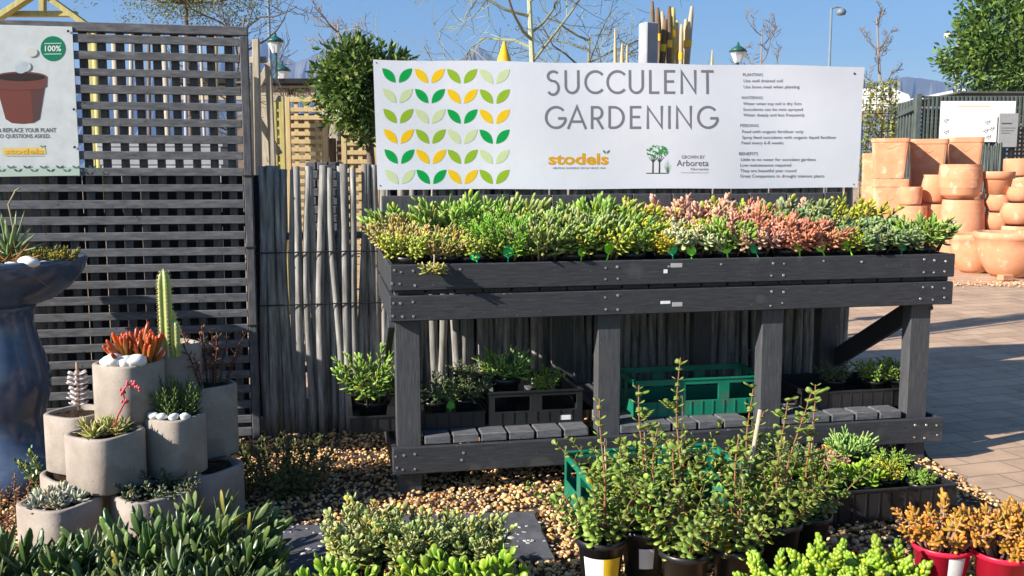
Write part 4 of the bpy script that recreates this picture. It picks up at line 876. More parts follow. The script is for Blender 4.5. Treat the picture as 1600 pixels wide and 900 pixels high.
for i, (x, Y, s, lab) in enumerate(((1295, 2.86, 1.0, 'tallest lime green fat-leaved sedum in front of the tray'), (1215, 2.74, .9, 'leftmost lime green fat-leaved sedum beside the staked bushes'), (1335, 2.70, .9, 'lime green fat-leaved sedum half below the bottom edge'), (1388, 2.80, 1.0, 'lime green fat-leaved sedum next to the red pots'), (1262, 2.66, .85, 'lime green fat-leaved sedum low between two others'), (1520, 2.62, .7, 'small lime green sedum in front of the red pots'))):
    p = aY(x, 900, Y); potted('burro', i % 3, Vector((p.x, Y, .02)), i * 1.1, lab, 'lime green sedums in pots', .07, .12, s, name='potted_sedum')
RP = []
for i, (x, Y, lab) in enumerate(((1470, 3.04, 'golden orange jade in a red pot with a white label'), (1566, 2.98, 'golden orange jade in a red pot at the bottom right corner'), (1640, 3.08, 'red potted golden jade cut off by the right edge'))):
    p = aY(x, 880, Y); t = thing('red_pot_plant', lab, 'potted plant', (p.x, Y, .02), i * 1.9, 'golden jades in red pots'); r, h = .097, .16
    mb = MB(); lathe(mb, [(r * .7, 0), (r * .93, h * .88), (r * .99, h * .885), (r * 1.02, h * .985), (r * .99, h), (r * .95, h * .985), (r * .9, h * .82)], 32); mb.build('pot', M['red'], t, True)
    mb = MB(); mb.add([(r * .9 * math.cos(a), r * .9 * math.sin(a), h * .86) for a in np.linspace(0, 6.283, 25)[:-1]], [tuple(range(24))]); mb.build('soil', M['soil'], t)
    fa, fb = lib(('goldjade', i), lambda: shoots(300 + i, **SPEC['goldjade'])); share('foliage', fa, t, (0, 0, h * .86)); share('stems', fb, t, (0, 0, h * .86))
    if i == 0:
        mb = MB(); vs = [((r * (.70 + .26 * z / .16) + .002) * math.cos(a), (r * (.70 + .26 * z / .16) + .002) * math.sin(a), z) for z in (.075, .145) for a in np.linspace(-1.75, -1.1, 8)]
        mb.add(vs, [(j, j + 1, 9 + j, 8 + j) for j in range(7)]); mb.build('label', M['white'], t)
# staked small-leaved bushes (spekboom-like)
def staked(seed, leaders, Hb=.30, nb=18):
    fo, st = shoots(seed, n=nb, rad=.12, H=Hb, spread=.85, nl=17, L=.031, W=.03, T=.004, prof='paddle', e0=-10, e1=45, s0=.08, c0=(.14, .24, .03), c1=(.36, .46, .1), top=.85, stem=(.2, .1, .05), sr=.0025, hvar=.6, m=5, cv=.3)
    rng = np.random.RandomState(seed + 7)
    for (dx, dy, H) in leaders:
        pts = [np.array([dx * t + .012 * math.sin(5 * t + seed), dy * t, H * t]) for t in np.linspace(0, 1, 9)]; tube(st, pts, [.0055 - .0035 * t for t in np.linspace(0, 1, 9)], 5, (.26, .12, .06))
        k = 0; z = H * .3
        while z < H:
            t = z / H; p = np.array([dx * t + .012 * math.sin(5 * t + seed), dy * t, z]); a = k * 1.57 + rng.uniform(-.4, .4); side = rng.rand() < .3
            for s in (0, math.pi):
                d = np.array([math.cos(a + s), math.sin(a + s), .45]); L = rng.uniform(.023, .034) * (1 if t < .9 else .75); leaf(fo, p, d, (0, 0, 1), L, L * .95, .004, 'paddle', .1, jit(rng, (.15, .25, .03), .3), jit(rng, (.38, .46, .12), .3), 5)
            if side:
                d = np.array([math.cos(a + .8), math.sin(a + .8), .6]); ln = rng.uniform(.03, .085) * (1.3 - t); tube(st, [p, p + d * ln], .002, 4, (.25, .08, .04))
                for q in (.4, .6, .8, 1.):
                    for s in (-1, 1):
                        dd = np.array([math.cos(a + .8 + s * 1.3), math.sin(a + .8 + s * 1.3), .3]); leaf(fo, p + d * ln * q, dd, (0, 0, 1), .028, .025, .004, 'paddle', .1, jit(rng, (.15, .25, .03), .3), jit(rng, (.36, .44, .1), .3), 5)
            z += rng.uniform(.022, .036); k += 1
    return fo, st
SB = [('front staked bush in a black pot with a white and yellow label', 940, 3.06, [(.0, .0, 0.499)], 1, 0, .185),
      ('staked bush leaning left in the second front black pot', 1006, 3.14, [(-.01, .03, 0.516), (.05, -.02, 0.387)], 2, 1, .19),
      ('bushy staked plant in the big front black pot', 1072, 2.98, [(-.03, .06, 0.344)], 3, None, .17),
      ('staked bush with bare soil showing in its black pot', 1152, 3.02, [(.02, .08, 0.378)], 4, None, .17),
      ('tall staked bush at the back left of the green crate', 1062, 3.52, [(-.01, .02, 0.533)], 5, None, .2),
      ('tall staked bush at the back right of the green crate', 1168, 3.48, [(.0, .0, 0.430), (.05, .02, 0.344)], 6, None, .2),
      ('tall red-stemmed staked bush beside the tray of succulents', 1215, 3.2, [(.02, .03, 0.447), (.1, .03, 0.473)], 7, None, .19),
      ('low staked bush at the left of the green crate', 965, 3.5, [(.0, .0, 0.241)], 8, None, .19),
      ('red-stemmed staked bush nearest the tray corner', 1262, 3.32, [(.0, .0, .5)], 9, None, .17)]
for i, (lab, x, Y, ld, sd_, lb, h) in enumerate(SB):
    p = aY(x, 800, Y); r = .086; h *= .9; t = thing('staked_bush', lab, 'potted plant', (p.x, Y, .03), 0., 'staked small-leaved bushes in black pots')
    share('pot', POT, t, (0, 0, 0), (r / .06, r / .06, h / .1))
    fo, st = staked(100 + sd_ * 13, ld); fo.build('foliage', M['thin'], t, True, (0, 0, h * .84)); st.build('stems', M['bark'], t, True, (0, 0, h * .84))
    mb = MB(); dx, dy, H = ld[0]; tube(mb, [(.015, .015, h * .6), (dx * .8 + .012, dy * .8 + .012, h * .84 + H * .72)], .004, 6, (.45, .33, .19)); mb.build('stake', M['bark'], t, True)
    if lb is not None:
        mb = MB(); f0 = lambda z: r * (.72 + .2 * z / (h * .86)) + .0015
        spans = [((-2.5, -1.55), 0), ((-1.55, -.7), 1)] if lb == 0 else [((-1.9, -1.2), 0)]
        for (a0, a1), mi in spans:
            z0, z1 = h * .25, h * .68; vs = [(f0(z) * math.cos(a), f0(z) * math.sin(a), z) for z in (z0, z1) for a in np.linspace(a0, a1, 9)]
            mb.add(vs, [(j, j + 1, 10 + j, 9 + j) for j in range(8)], mi=mi)
        mb.build('label', [M['white'], M['yellow']], t)
mb = MB(); a, b_ = aY(1188, 640, 3.42), aY(1170, 745, 3.42); d = (b_ - a); tube(mb, [a, a + d * 1.0, a + d * 3.6], .008, 7, (.42, .36, .27)); tag(mb.build('wooden_stake', M['bark'], None, True), 'pale bare wooden stake leaning among the staked bushes', 'stake')
# succulents in the ground tray
TRAY = [('fingerbig', .44, .48, 1.0, 'green finger-leaved plant at the back right of the ground tray'), ('teal', .20, .5, .9, 'silvery blue rosette at the back of the ground tray'), ('blush', .30, .36, .7, 'mauve grey rosette in the middle of the ground tray'),
        ('brightjade', .30, .16, .75, 'yellow-green paddle plant in the middle front of the ground tray'), ('tip', .44, .2, .9, 'yellow-green rosette in the centre right of the ground tray'), ('green', .55, .33, .8, 'fresh green rosette beside the right wall of the ground tray'),
        ('darkleaf', .08, .42, .8, 'dark leafy plant at the back left of the ground tray'), ('brightjade', .12, .14, .8, 'green paddle plant at the front left corner of the ground tray'), ('pink', .36, .52, .5, 'small reddish plant at the back of the ground tray'), ('green', .56, .12, .6, 'small green rosette in the front right corner of the ground tray')]
for i, (k, du, dv, s, lab) in enumerate(TRAY):
    potted(k, 0, F(tr_u0 + du, tr_v0 + dv, .03), i * 1.3, lab, 'succulents in the ground tray', .06, .1, s * .92, True, (i % 2, (0.02, -.062, .07), .8, YAW - i * 1.3, 10) if i in (3, 5) else None)

fo, st = shoots(91, n=5, rad=.05, H=.05, spread=.8, nl=12, L=.036, W=.012, T=.007, prof='finger', e0=10, e1=70, s0=.2, c0=(.3, .32, .06), c1=(.6, .52, .16))
tube(st, [(.0, .05, .075), (.0, .02, .08), (0, .0, .03), (0, .01, .0)], .003, 5, (.4, .35, .3))
solo('trailing_succulent', 'small yellow-green rosette dangling over the front board of the table', 'plant', F(pv(678, 428, -.03)[0], -.035, pv(678, 428, -.03)[1]), 0, fo, st)
# ------------------------------------------------------------------ background trees
def leaf_cloud(mb, P, size, rng, cols, asp=.5, out=None, bend=.2):
    """many small folded leaf faces at the points P"""
    n = len(P); d = rng.normal(size=(n, 3)); d[:, 2] += .25
    if out is not None: d += out * 1.2
    d /= np.linalg.norm(d, axis=1)[:, None]; x = np.cross(d, rng.normal(size=(n, 3))); x /= np.linalg.norm(x, axis=1)[:, None]; z = np.cross(x, d)
    L = size * rng.uniform(.65, 1.25, n)[:, None]; W = L * asp
    v = np.stack([P, P + d * L * .5 + x * W * .5 + z * L * bend * .3, P + d * L + z * L * -bend, P + d * L * .5 - x * W * .5 + z * L * bend * .3], 1).reshape(-1, 3)
    c = np.asarray(cols)[rng.randint(0, len(cols), n)] * rng.uniform(.75, 1.25, (n, 1))
    f = []
    for i in range(n): f += [(4 * i, 4 * i + 1, 4 * i + 2), (4 * i, 4 * i + 2, 4 * i + 3)]
    mb.add(v, f, np.repeat(np.clip(c, 0, 1), 4, 0))
def crown_points(rng, rad, nclump, per, cl, shell=.55, flat=1.):
    out = []; o2 = []
    for i in range(nclump):
        d = rng.normal(size=3); d /= np.linalg.norm(d); c = d * (shell + (1 - shell) * rng.rand() ** .6) * np.array(rad) * rng.uniform(.72, 1.13)
        q = rng.normal(size=(per, 3)); q /= np.linalg.norm(q, axis=1)[:, None]; q *= rng.rand(per, 1) ** .4 * cl * rng.uniform(.6, 1.2) * np.array([1, 1, flat])
        out.append(c + q); o2.append(q / (cl + 1e-9) + d * .5)
    return np.concatenate(out), np.concatenate(o2)
def tree(name, label, cat, base, top_center, rad, nclump, per, cl, size, cols, trunk_r, seed, asp=.5, limbs=7, group=None, shell=.5):
    rng = np.random.RandomState(seed); t = thing(name, label, cat, base, 0, group); c = Vector(top_center) - Vector(base)
    mb = MB(); P, O = crown_points(rng, rad, nclump, per, cl, shell); P = P + np.array(c); leaf_cloud(mb, P, size, rng, cols, asp, O); mb.build('crown', M['thin'], t)
    mb = MB(); cz = c.z - rad[2] * .35
    tube(mb, [(0, 0, 0), (c.x * .3 + trunk_r * .4, c.y * .3, cz * .5), (c.x * .8, c.y * .8, cz), (c.x, c.y, c.z + rad[2] * .3)], [trunk_r * 1.2, trunk_r, trunk_r * .85, trunk_r * .3], 9, (.16, .12, .09))
    for i in range(limbs):
        a = i * 2.4; e = rng.uniform(.2, 1.); q = np.array([math.cos(a) * rad[0] * .75, math.sin(a) * rad[1] * .75, rad[2] * (e - .4)]); s = np.array([c.x * .85, c.y * .85, cz + rad[2] * .2 * i / limbs])
        e2 = np.array(c) + q; tube(mb, [s, s * .5 + e2 * .5 + np.array([0, 0, -rad[2] * .08]), e2], [trunk_r * .5, trunk_r * .3, trunk_r * .1], 6, (.15, .12, .09))
    mb.build('trunk', M['bark'], t, True); return t
def G(x, Y): p = aY(x, 300, Y); return Vector((p.x, Y, gh(Y)))
# lollipop bay tree behind the fence
p = aY(568, 134, 7.3); tree('standard_tree', 'round clipped evergreen tree on a bare stem behind the sapling fence', 'tree', Vector((p.x + .09, 7.3, gh(7.3))), p, (.33, .33, .34), 150, 36, .11, .068, [(.08, .15, .025), (.13, .21, .04), (.05, .1, .02), (.22, .28, .06)], .035, 3, .42, 9, shell=.6)
p = aY(1590, 70, 24); tree('evergreen_tree', 'large dense dark green tree behind the shade house', 'tree', G(1590, 24), p, (1.75, 1.6, 1.55), 150, 60, .42, .17, [(.07, .14, .02), (.11, .2, .03), (.045, .1, .02), (.17, .26, .04)], .16, 9, .5, shell=.45)
p = aY(1660, 20, 25); tree('evergreen_tree', 'taller green tree at the right edge behind the shade house', 'tree', G(1660, 25), p, (1.6, 1.5, 2.2), 140, 60, .45, .18, [(.05, .11, .02), (.09, .17, .03), (.12, .2, .04)], .16, 10, .5, shell=.45)
p = aY(290, -15, 13); tree('feathery_tree', 'open feathery green tree above the grey lattice panel', 'tree', G(300, 13), p, (1.3, .9, .5), 170, 34, .22, .05, [(.2, .24, .09), (.28, .3, .13), (.15, .18, .07)], .03, 12, .35, 26, shell=.2)
def bare(name, label, base, H, seed, tr=.07, spread=1.25, levels=4, buds=0., first=.35, n1=11, col=(.28, .27, .2), cat='tree', up=.12, twig=.45):
    rng = np.random.RandomState(seed); t = thing(name, label, cat, base); mb = MB(); tips = []
    def grow(p, d, L, r, lv):
        pts = [p]; n = 5 if lv < 2 else 3; q = p.copy(); dd = d.copy()
        for i in range(n):
            dd = dd + rng.normal(size=3) * (.05 if lv == 0 else .2) + np.array([0, 0, up * (lv > 0) * .3]); dd /= np.linalg.norm(dd); q = q + dd * L / n; pts.append(q)
        tube(mb, pts, [max(r * (1 - .65 * i / n), .0003 * base[1]) for i in range(n + 1)], 6 if lv < 2 else 3, np.array(col) * (1 if lv == 0 else .55), cap=False)
        if lv >= levels: tips.append(q); return
        k = n1 if lv == 0 else rng.randint(4, 7)
        for j in range(k):
            s = (first + (1 - first) * (j + rng.rand()) / k) if lv == 0 else .25 + .75 * (j + rng.rand()) / k; i = min(n - 1, int(s * n)); b = pts[i] + (pts[i + 1] - pts[i]) * (s * n - i)
            a = rng.uniform(0, 6.28) if lv else j * 2.4 + rng.uniform(-.5, .5); x = np.cross(dd, [.3, .8, .1]); x /= np.linalg.norm(x); y = np.cross(dd, x); side = x * math.cos(a) + y * math.sin(a)
            nd = side * (1.0 if lv == 0 else .8) + dd * (.35 if lv == 0 else .6); nd /= np.linalg.norm(nd); grow(b, nd, L * (spread * .42 * (1.1 - .6 * s) if lv == 0 else twig * rng.uniform(.7, 1.2)), r * .38, lv + 1)
    grow(np.zeros(3), np.array([.0, .0, 1.]), H, tr, 0); mb.build('trunk', M['bark'], t)
    if buds:
        rep = np.repeat(np.array(tips), int(max(1, buds)), 0) + rng.normal(size=(len(tips) * int(max(1, buds)), 3)) * .05
        b2 = MB(); leaf_cloud(b2, rep, .035, rng, [(.3, .26, .1), (.36, .3, .16)], .6); b2.build('buds', M['thin'], t)['kind'] = 'stuff'
bare('bare_tree', 'leafless thorny tree with pale green trunk behind the banner', G(832, 15), 4.9, 5, .07, 1.5, 3, 1, .42, 16, (.42, .45, .3))
bare('bare_tree', 'smaller leafless spreading tree between the bare thorny tree and the poles', G(915, 16), 3.4, 8, .05, 1.6, 3, 1, .5, 12, (.3, .3, .2))
bare('bare_tree', 'slim leafless tree in front of the white tents', G(1378, 33), 6.0, 15, .08, .55, 3, 0, .3, 12, (.26, .22, .2), up=.6)
bare('bare_tree', 'hazy leafless bush showing above the round clipped tree', G(528, 24), 4.6, 17, .07, .9, 3, 2, .4, 12, (.34, .27, .2), up=.5)
bare('bare_tree', 'faint leafless twigs right of the pole bundle', G(1180, 34), 5.6, 19, .06, .8, 3, 0, .4, 9, (.28, .24, .22), up=.5)
bare('bare_tree', 'bare twiggy branches reaching past the lattice post', G(350, 12), 3.2, 23, .04, 1.2, 3, 0, .5, 10, (.2, .17, .13), up=.3)
# mountain-side lamps
def lamp(name, label, x, ytop, Y, kind, r):
    top = aY(x, ytop, Y); o = thing(name, label, 'street lamp', G(x, Y)); H = top.z - gh(Y); mb = MB(); tube(mb, [(0, 0, 0), (0, 0, H * .3), (0, 0, H)], [r * 1.6, r, r * .8], 9); mb.build('pole', M['lampgreen' if kind == 'lantern' else 'post'], o, True)
    if kind == 'lantern':
        s = 15 * Y / CF; mb = MB(); lathe(mb, [(s * .35, 0), (s * .75, s * 1.0), (s * .8, s * 1.02), (s * .6, s * 1.1)], 6, (0, 0, H)); mb.build('lantern', M['glass'], o)
        mb = MB(); lathe(mb, [(s * .95, 0), (s * .6, s * .35), (s * .15, s * .6), (s * .12, s * .85), (.001, s * 1.0)], 12, (0, 0, H + s * 1.11)); mb.build('cap', M['lampgreen'], o, True)
    elif kind == 'arm':
        a = .085 * Y / 10; mb = MB(); tube(mb, [(0, 0, H * .995), (a * .6, 0, H + a * .1), (a * 1.2, 0, H)], r * .6, 7); mb.build('arm', M['post'], o)
        mb = MB(); lathe(mb, [(.001, 0), (a * .5, a * .1), (a * .62, a * .45), (a * .4, a * .8), (.001, a * .95)], 14, (a * 1.2, 0, H - a * .95)); mb.build('lamp_head', M['post'], o, True)
    elif kind == 'ball':
        a = .07 * Y / 10; mb = MB(); tube(mb, [(-a * 1.6, 0, H - a * 2), (0, 0, H - a * 1.7), (a * 1.1, 0, H - a * 1.7)], r * .5, 6); mb.build('arm', M['post'], o)
        mb = MB(); lathe(mb, [(.001, 0), (a * .45, a * .15), (a * .55, a * .5), (a * .3, a * .85), (.001, a * .9)], 14, (-a * 1.6, 0, H - a * 2.8)); mb.build('lamp_head', M['white'], o, True)
    elif kind == 'wires':
        mb = MB()
        for k in range(3): tube(mb, [(0, 0, H * (.98 - k * .012)), (-1.2, 1, H * (.965 - k * .012)), (-2.6, 2, H * (.97 - k * .012))], .006, 4)
        tube(mb, [(-.35, 0, H * .955), (.06, 0, H * .965)], .02, 5); mb.build('wire', M['black'], o)
lamp('street_pole', 'tall thin pole with wires beside the green lantern', 428, -30, 25, 'wires', .045)
lamp('street_lamp', 'green lantern lamp post left of the round clipped tree', 437, 83, 18, 'lantern', .035)
lamp('street_lamp', 'small distant green lantern beside the larger one', 446, 128, 34, 'lantern', .04)
lamp('street_lamp', 'dark lantern lamp post just above the banner', 1147, 98, 18, 'lantern', .035)
lamp('street_lamp', 'tall grey lamp post with a curved arm and hooded head', 1288, 12, 22, 'arm', .035)
lamp('street_lamp', 'distant lamp post with a white globe near the evergreen tree', 1484, 30, 28, 'ball', .05)
mb = MB()

# ------------------------------------------------------------------ timber yard behind the fence
ts = thing('timber_shed', 'grey timber yard shed with a carved wooden TIMBER sign', 'shed', G(470, 13.2)); o3 = np.array(G(470, 13.2))
def rel(x, y, Y, o=o3): return Vector(np.array(aY(x, y, Y)) - o)
a, b_ = rel(280, 157, 13), rel(640, 133, 13); 
mb = MB(); box(mb, a.x, b_.x, -.2, -.14, a.z, b_.z, .01); mb.build('sign_board', M['pine2'], ts)
a2, b2 = rel(280, 133, 13), rel(640, 129, 13); mb = MB(); box(mb, a2.x, b2.x, -.3, 2.6, a2.z + .005, a2.z + .08, .01); mb.build('roof', M['dark'], ts)
mb = MB(); tt = lambda x, y: tuple(np.array(aY(x, y, 13.0 - .012)) - o3)
text_fit(mb, 'TIMBER', 435, 486, 137.5, 149.5, tt, (.1, .06, .035), .012); mb.build('lettering', M['paint'], ts); mb = MB(); text_fit(mb, 'Y', 391, 401, 137.5, 149.5, tt, (.1, .06, .035), .012); mb.build('lettering', M['paint'], ts)
mb = MB(); box(mb, a.x, b_.x, 2.4, 2.5, 0, a.z - .01, .01); mb.build('wall', M['shed'], ts)
for x in (300, 412, 520, 625): q = rel(x, 200, 13); mb = MB(); box(mb, q.x - .06, q.x + .06, -.13, -.01, 0, a.z - .005, .008); mb.build('post', M['pine2'], ts)
mb = MB(); cc = [tuple(np.array(aY(x, y, 12.95)) - o3) for x, y in arc(410, 178, 22, 22, 100, 260, 10)]; q = rel(410, 176, 12.9); box(mb, rel(386, 0, 12.9).x, rel(424, 0, 12.9).x, -.13 - .12, -.13 - .09, rel(0, 168, 12.9).z, rel(0, 158, 12.9).z, .004); mb.build('lower_board', M['pine2'], ts)
def trellis(label, x0, x1, y0, Y, mat, nx, ny, rz=0., lw=.03):
    a = aY(x0, y0, Y); o = thing('trellis_panel', label, 'trellis', G(x0, Y), rz, 'wooden trellis panels in the timber yard'); W = (x1 - x0) * Y / CF; H = a.z - gh(Y)
    mb = MB()
    for x in (0, W - .045): box(mb, x, x + .045, 0, .04, 0, H, .003)
    box(mb, .046, W - .046, 0, .04, H - .045, H, .003); box(mb, .046, W - .046, 0, .04, .02, .065, .003); mb.build('frame', M[mat], o)
    mb = MB()
    for i in range(1, nx): x = W * i / nx; box(mb, x - lw / 2, x + lw / 2, .019, .031, .066, H - .046, .002)
    for j in range(1, ny): z = .06 + (H - .1) * j / ny; box(mb, .046, W - .046, .004, .0175, z - lw / 2, z + lw / 2, .002)
    mb.build('laths', M[mat], o)
trellis('narrow yellow pine trellis panel left of the square lattice one', 428, 447, 152, 8.9, 'ypine', 2, 24, .0, .025)
trellis('square lattice pine trellis panel beside the clipped tree', 449, 513, 152, 9.1, 'pine', 4, 26, 0., .04)
trellis('shorter pine trellis panel below the clipped tree crown', 535, 592, 203, 8.7, 'pine', 4, 20, 0., .04)
trellis('grey pine trellis panel leaning behind the lattice fence', 225, 300, 226, 9.6, 'pine2', 5, 18, .1, .05)
mb = MB(); q = G(523, 9.3)
for k in range(4): box(mb, -.12 + k * .075, -.055 + k * .075, 0, .03, 0, aY(0, 212 + 4 * k, 9.3).z - gh(9.3), .003)
tag(mb.build('board_stack', M['brownwood'], None, False, q), 'upright orange-brown boards between two trellis panels', 'boards')
mb = MB(); q = G(507, 7.6); rs = np.random.RandomState(4); hz = aY(0, 240, 7.6).z - gh(7.6)
for j in range(int(hz / .07)):
    for k in range(3): box(mb, -.14 + k * .095 + .02 * (j % 2) - .01, -.14 + k * .095 + .075 + .02 * (j % 2), rs.uniform(-.01, .01), .2, j * .07 + .002, j * .07 + .068, .008)
tag(mb.build('stone_pillar', M['slate'], None, False, q), 'low dark stone pillar behind the sapling fence', 'pillar')
def bars(name, label, cat, Y, segs, mat, group=None, w=.05):
    x0 = segs[0][0][0]; o = thing(name, label, cat, G(x0, Y), 0, group); q = np.array(G(x0, Y)); 
    for i, (a, b_, pw) in enumerate(segs):
        A_ = Vector(np.array(aY(*a, Y)) - q); B_ = Vector(np.array(aY(*b_, Y)) - q)
        if b_[1] > 255: B_.z = 0.
        mb = MB(); A_.y += i * .052; B_.y += i * .052; bar(mb, A_, B_, pw * Y / CF, .05, bev=.004); mb.build('beam', M[mat], o)
bars('timber_trestle', 'pale weathered timber frame beside the lattice post', 'frame', 7.6, [((400, 62), (402, 300), 10), ((386, 93), (414, 92), 5), ((391, 96), (386, 300), 6), ((411, 94), (424, 300), 7), ((410, 97), (388, 140), 5), ((388, 180), (425, 240), 6), ((386, 150), (424, 149), 5)], 'pine2')
bars('timber_gable', 'yellow pine gable frame rising above the left end of the lattice', 'frame', 9.0, [((64, -16), (-30, 46), 16), ((54, -18), (132, 38), 16), ((-6, 19), (112, 19), 12), ((54, -12), (54, 19), 10), ((-18, 40), (-18, 300), 12), ((124, 40), (124, 300), 12)], 'ypine')
rs = random.Random(5)
for i, (x, y, x2, w_, mt) in enumerate(((148, 52, 150, 11, 'ypine'), (178, 60, 183, 10, 'pine2'), (205, 48, 190, 7, 'pine2'), (232, 66, 222, 6, 'brownwood'), (256, 58, 262, 9, 'pine2'), (288, 56, 284, 6, 'greypost'), (313, 62, 321, 5, 'pine2'), (336, 55, 328, 9, 'pine'), (360, 58, 363, 12, 'greypost'), (65, 60, 70, 10, 'pine2'))):
    Y = 7.2 + .12 * (i % 4); q = G(x2, Y); t = aY(x, y, Y) - q; mb = MB(); r = w_ * Y / CF / 2; tube(mb, [(0, 0, 0), t * .5 + Vector((.01, 0, 0)), t], [r * 1.1, r, r * .95], 8)
    tag(mb.build('timber_pole', M[mt], None, True, q), 'upright timber pole behind the lattice, ' + ORD[i if i < 9 else 9] + (' of ten counted from beside the poster' if i < 9 else ', hidden behind the poster'), 'pole', 'timber poles behind the lattice')
mb = MB(); q = G(250, 6.6); L_ = [aY(150, 216, 6.6), aY(348, 212, 6.6)]; zt = L_[0].z - gh(6.6)
for k in range(5): box(mb, L_[0].x - q.x + k * .01, L_[1].x - q.x - .015 * (k % 2), 0, .35, zt - .06 - k * .062, zt - .062 * k - .002, .004)
for dx in (.1, .45, .8): box(mb, L_[0].x - q.x + dx - .04, L_[0].x - q.x + dx + .04, .02, .33, 0, zt - .06 - 4 * .062 - .002, .004)
tag(mb.build('plank_stack', M['greypost'], None, False, q), 'stack of pale planks glimpsed through the grey lattice', 'planks')
# posts and poles above the banner
q = G(1009, 6.7); mb = MB(); t = aY(1009, 36, 6.7); box(mb, -.05, .05, -.05, .05, 0, t.z - gh(6.7), .006); tag(mb.build('square_post', M['greypost'], None, False, q, (0, 0, .5)), 'square grey post beside the bundle of poles', 'post')
for i, (x, y, x2, w_, mt) in enumerate(((1019, 2, 1024, 7, 'brownwood'), (1027, 12, 1037, 9, 'brownwood'), (1035, 18, 1043, 8, 'pine2'), (1046, 10, 1047, 8, 'brownwood'), (1052, 12, 1050, 9, 'ypine'), (1058, 32, 1059, 7, 'pine'), (1065, 38, 1064, 7, 'pine2'), (1081, 10, 1071, 8, 'pine2'), (1072, 30, 1068, 8, 'pine'), (1040, 30, 1030, 10, 'brownwood'))):
    Y = 6.75 + .09 * (i % 3); q = G(x2 - (x - x2) * 3, Y); t = aY(x, y, Y) - q; r = w_ * Y / CF / 2; o = thing('garden_pole', 'pole in the bundle above the banner, ' + ORD[i] + ' in order of leaning there', 'pole', q, 0, 'bundle of poles above the banner')
    o['label'] = ['tallest dark pole in the bundle, next to the square grey post', 'dark pole leaning right out of the bundle beside the tallest', 'greyish pole in the left half of the bundle, behind the leaning one', 'dark-tipped brown pole in the middle of the bundle', 'yellowish pole in the middle of the bundle', 'short pale pine pole right of the middle of the bundle', 'short greyish pole in the right half of the bundle', 'tall greyish pole leaning out at the right end of the bundle', 'pale pine pole just inside the right end of the bundle', 'short thick brown pole at the left of the bundle'][i]
    mb = MB(); tube(mb, [(0, 0, 0), t * .5, t * .97, t], [r, r, r * .95, r * .6], 8); mb.build('shaft', M[mt], o, True)
    mb = MB(); e = t.normalized(); s = .92 - .01 * (i % 4); tube(mb, [t * s, t * s + e * .05], r * 1.12, 8); mb.build('band', M['cone'], o)
for i, (x, y, x2, w_, lab) in enumerate(((961, 45, 968, 6, 'thin pale pointed stake left of the square grey post'), (972, 68, 972, 8, 'short thick pale stake nearest the square grey post'), (980, 70, 979, 6, 'second short pale stake close to the square grey post'), (1113, 78, 1106, 6, 'lone pale stake leaning right of the pole bundle'))):
    Y = 6.8; q = G(x2, Y); t = aY(x, y, Y) - q; r = w_ * Y / CF / 2; mb = MB(); tube(mb, [(0, 0, 0), t * .6, t * .94, t], [r, r, r * .9, r * .3], 7); tag(mb.build('pale_stake', M['pine'], None, True, q), lab, 'stake')
q = G(788, 6.9); mb = MB(); t = aY(788, 65, 6.9); H = t.z - gh(6.9); r = 11 * 6.9 / CF; lathe(mb, [(r * .5, 0), (r * .5, H - .24), (r * 1.5, H - .23), (r * 1.4, H - .2), (r * .15, H), (.001, H + .004)], 20); tag(mb.build('yellow_finial', M['cone'], None, True, q), 'yellow cone-topped post peeking above the banner', 'post')

# ------------------------------------------------------------------ right side: shade house, signs, tents, climber
YS = 17.5
sh = thing('shade_house', 'dark green lattice shade house behind the terracotta pots', 'shade house', G(1430, YS)); q0 = np.array(G(1430, YS))
r3 = lambda x, y, Y=YS: Vector(np.array(aY(x, y, Y)) - q0)
ML = noisy('dark_green_lattice', (.05, .065, .06), (.1, .12, .11), 6, .7, .2)
zt = r3(1430, 150).z; xr = r3(1680, 150).x
mb = MB(); s = 6.4 * YS / CF; x = 0.
while x < xr: box(mb, x, x + s * .5, 0, .02, 0, zt, .002); x += s
z = .05
while z < zt: box(mb, 0, xr, .021, .035, z, z + s * .48, .002); z += s
mb.build('front_lattice', ML, sh)
A_ = r3(1396, 160, 20.5); mb = MB(); n_ = 9
for k in range(n_): t = (k + .5) / n_; box(mb, A_.x * t - .03, A_.x * t + .03, 3.0 * t - .02, 3.0 * t + .02, 0, zt + (A_.z - zt) * t * 0, .004)
bar(mb, (-.06, .05, zt - .2), (A_.x, 3.0, zt - .2), .04, .1); bar(mb, (-.06, .05, 1.0), (A_.x, 3.0, 1.0), .04, .1); mb.build('side_slats', ML, sh)
for (x, y) in ((-.07, -.03), (A_.x - .05, 3.05), (xr, 0)): mb = MB(); box(mb, x, x + .1, y, y + .1, 0, zt + .04, .005); mb.build('post', ML, sh)
mb = MB(); box(mb, A_.x + .6, xr, 2.9, 2.95, 0, zt - .05, .01); mb.build('back_wall', M['dark'], sh)
mb = MB(); box(mb, A_.x, xr, -.02, 3.2, zt + .045, zt + .08, .01); mb.build('roof', ML, sh)
def signb(label, x0, x1, y0, y1, Y, mat, marks, name='sign_board', post=True):
    a, b_ = aY(x0, y1, Y), aY(x1, y0, Y); q = Vector((a.x, Y, a.z)); o = thing(name, label, 'sign', q); W, H = b_.x - a.x, b_.z - a.z
    mb = MB(); box(mb, 0, W, 0, .03, 0, H, .005); mb.build('board', M[mat], o)
    mb = MB()
    for (u0, v0, u1, v1, c_) in marks: mb.add([(u0 * W, -.003, v0 * H), (u1 * W, -.003, v0 * H), (u1 * W, -.003, v1 * H), (u0 * W, -.003, v1 * H)], [(0, 1, 2, 3)], c_)
    mb.build('marks', M['paint'], o)
    mb = MB()
    for u in (.12, .88): box(mb, u * W - .03, u * W + .03, .032, .09, gh(Y) - q.z, H * .9, .004)
    mb.build('leg', M['dark'], o)
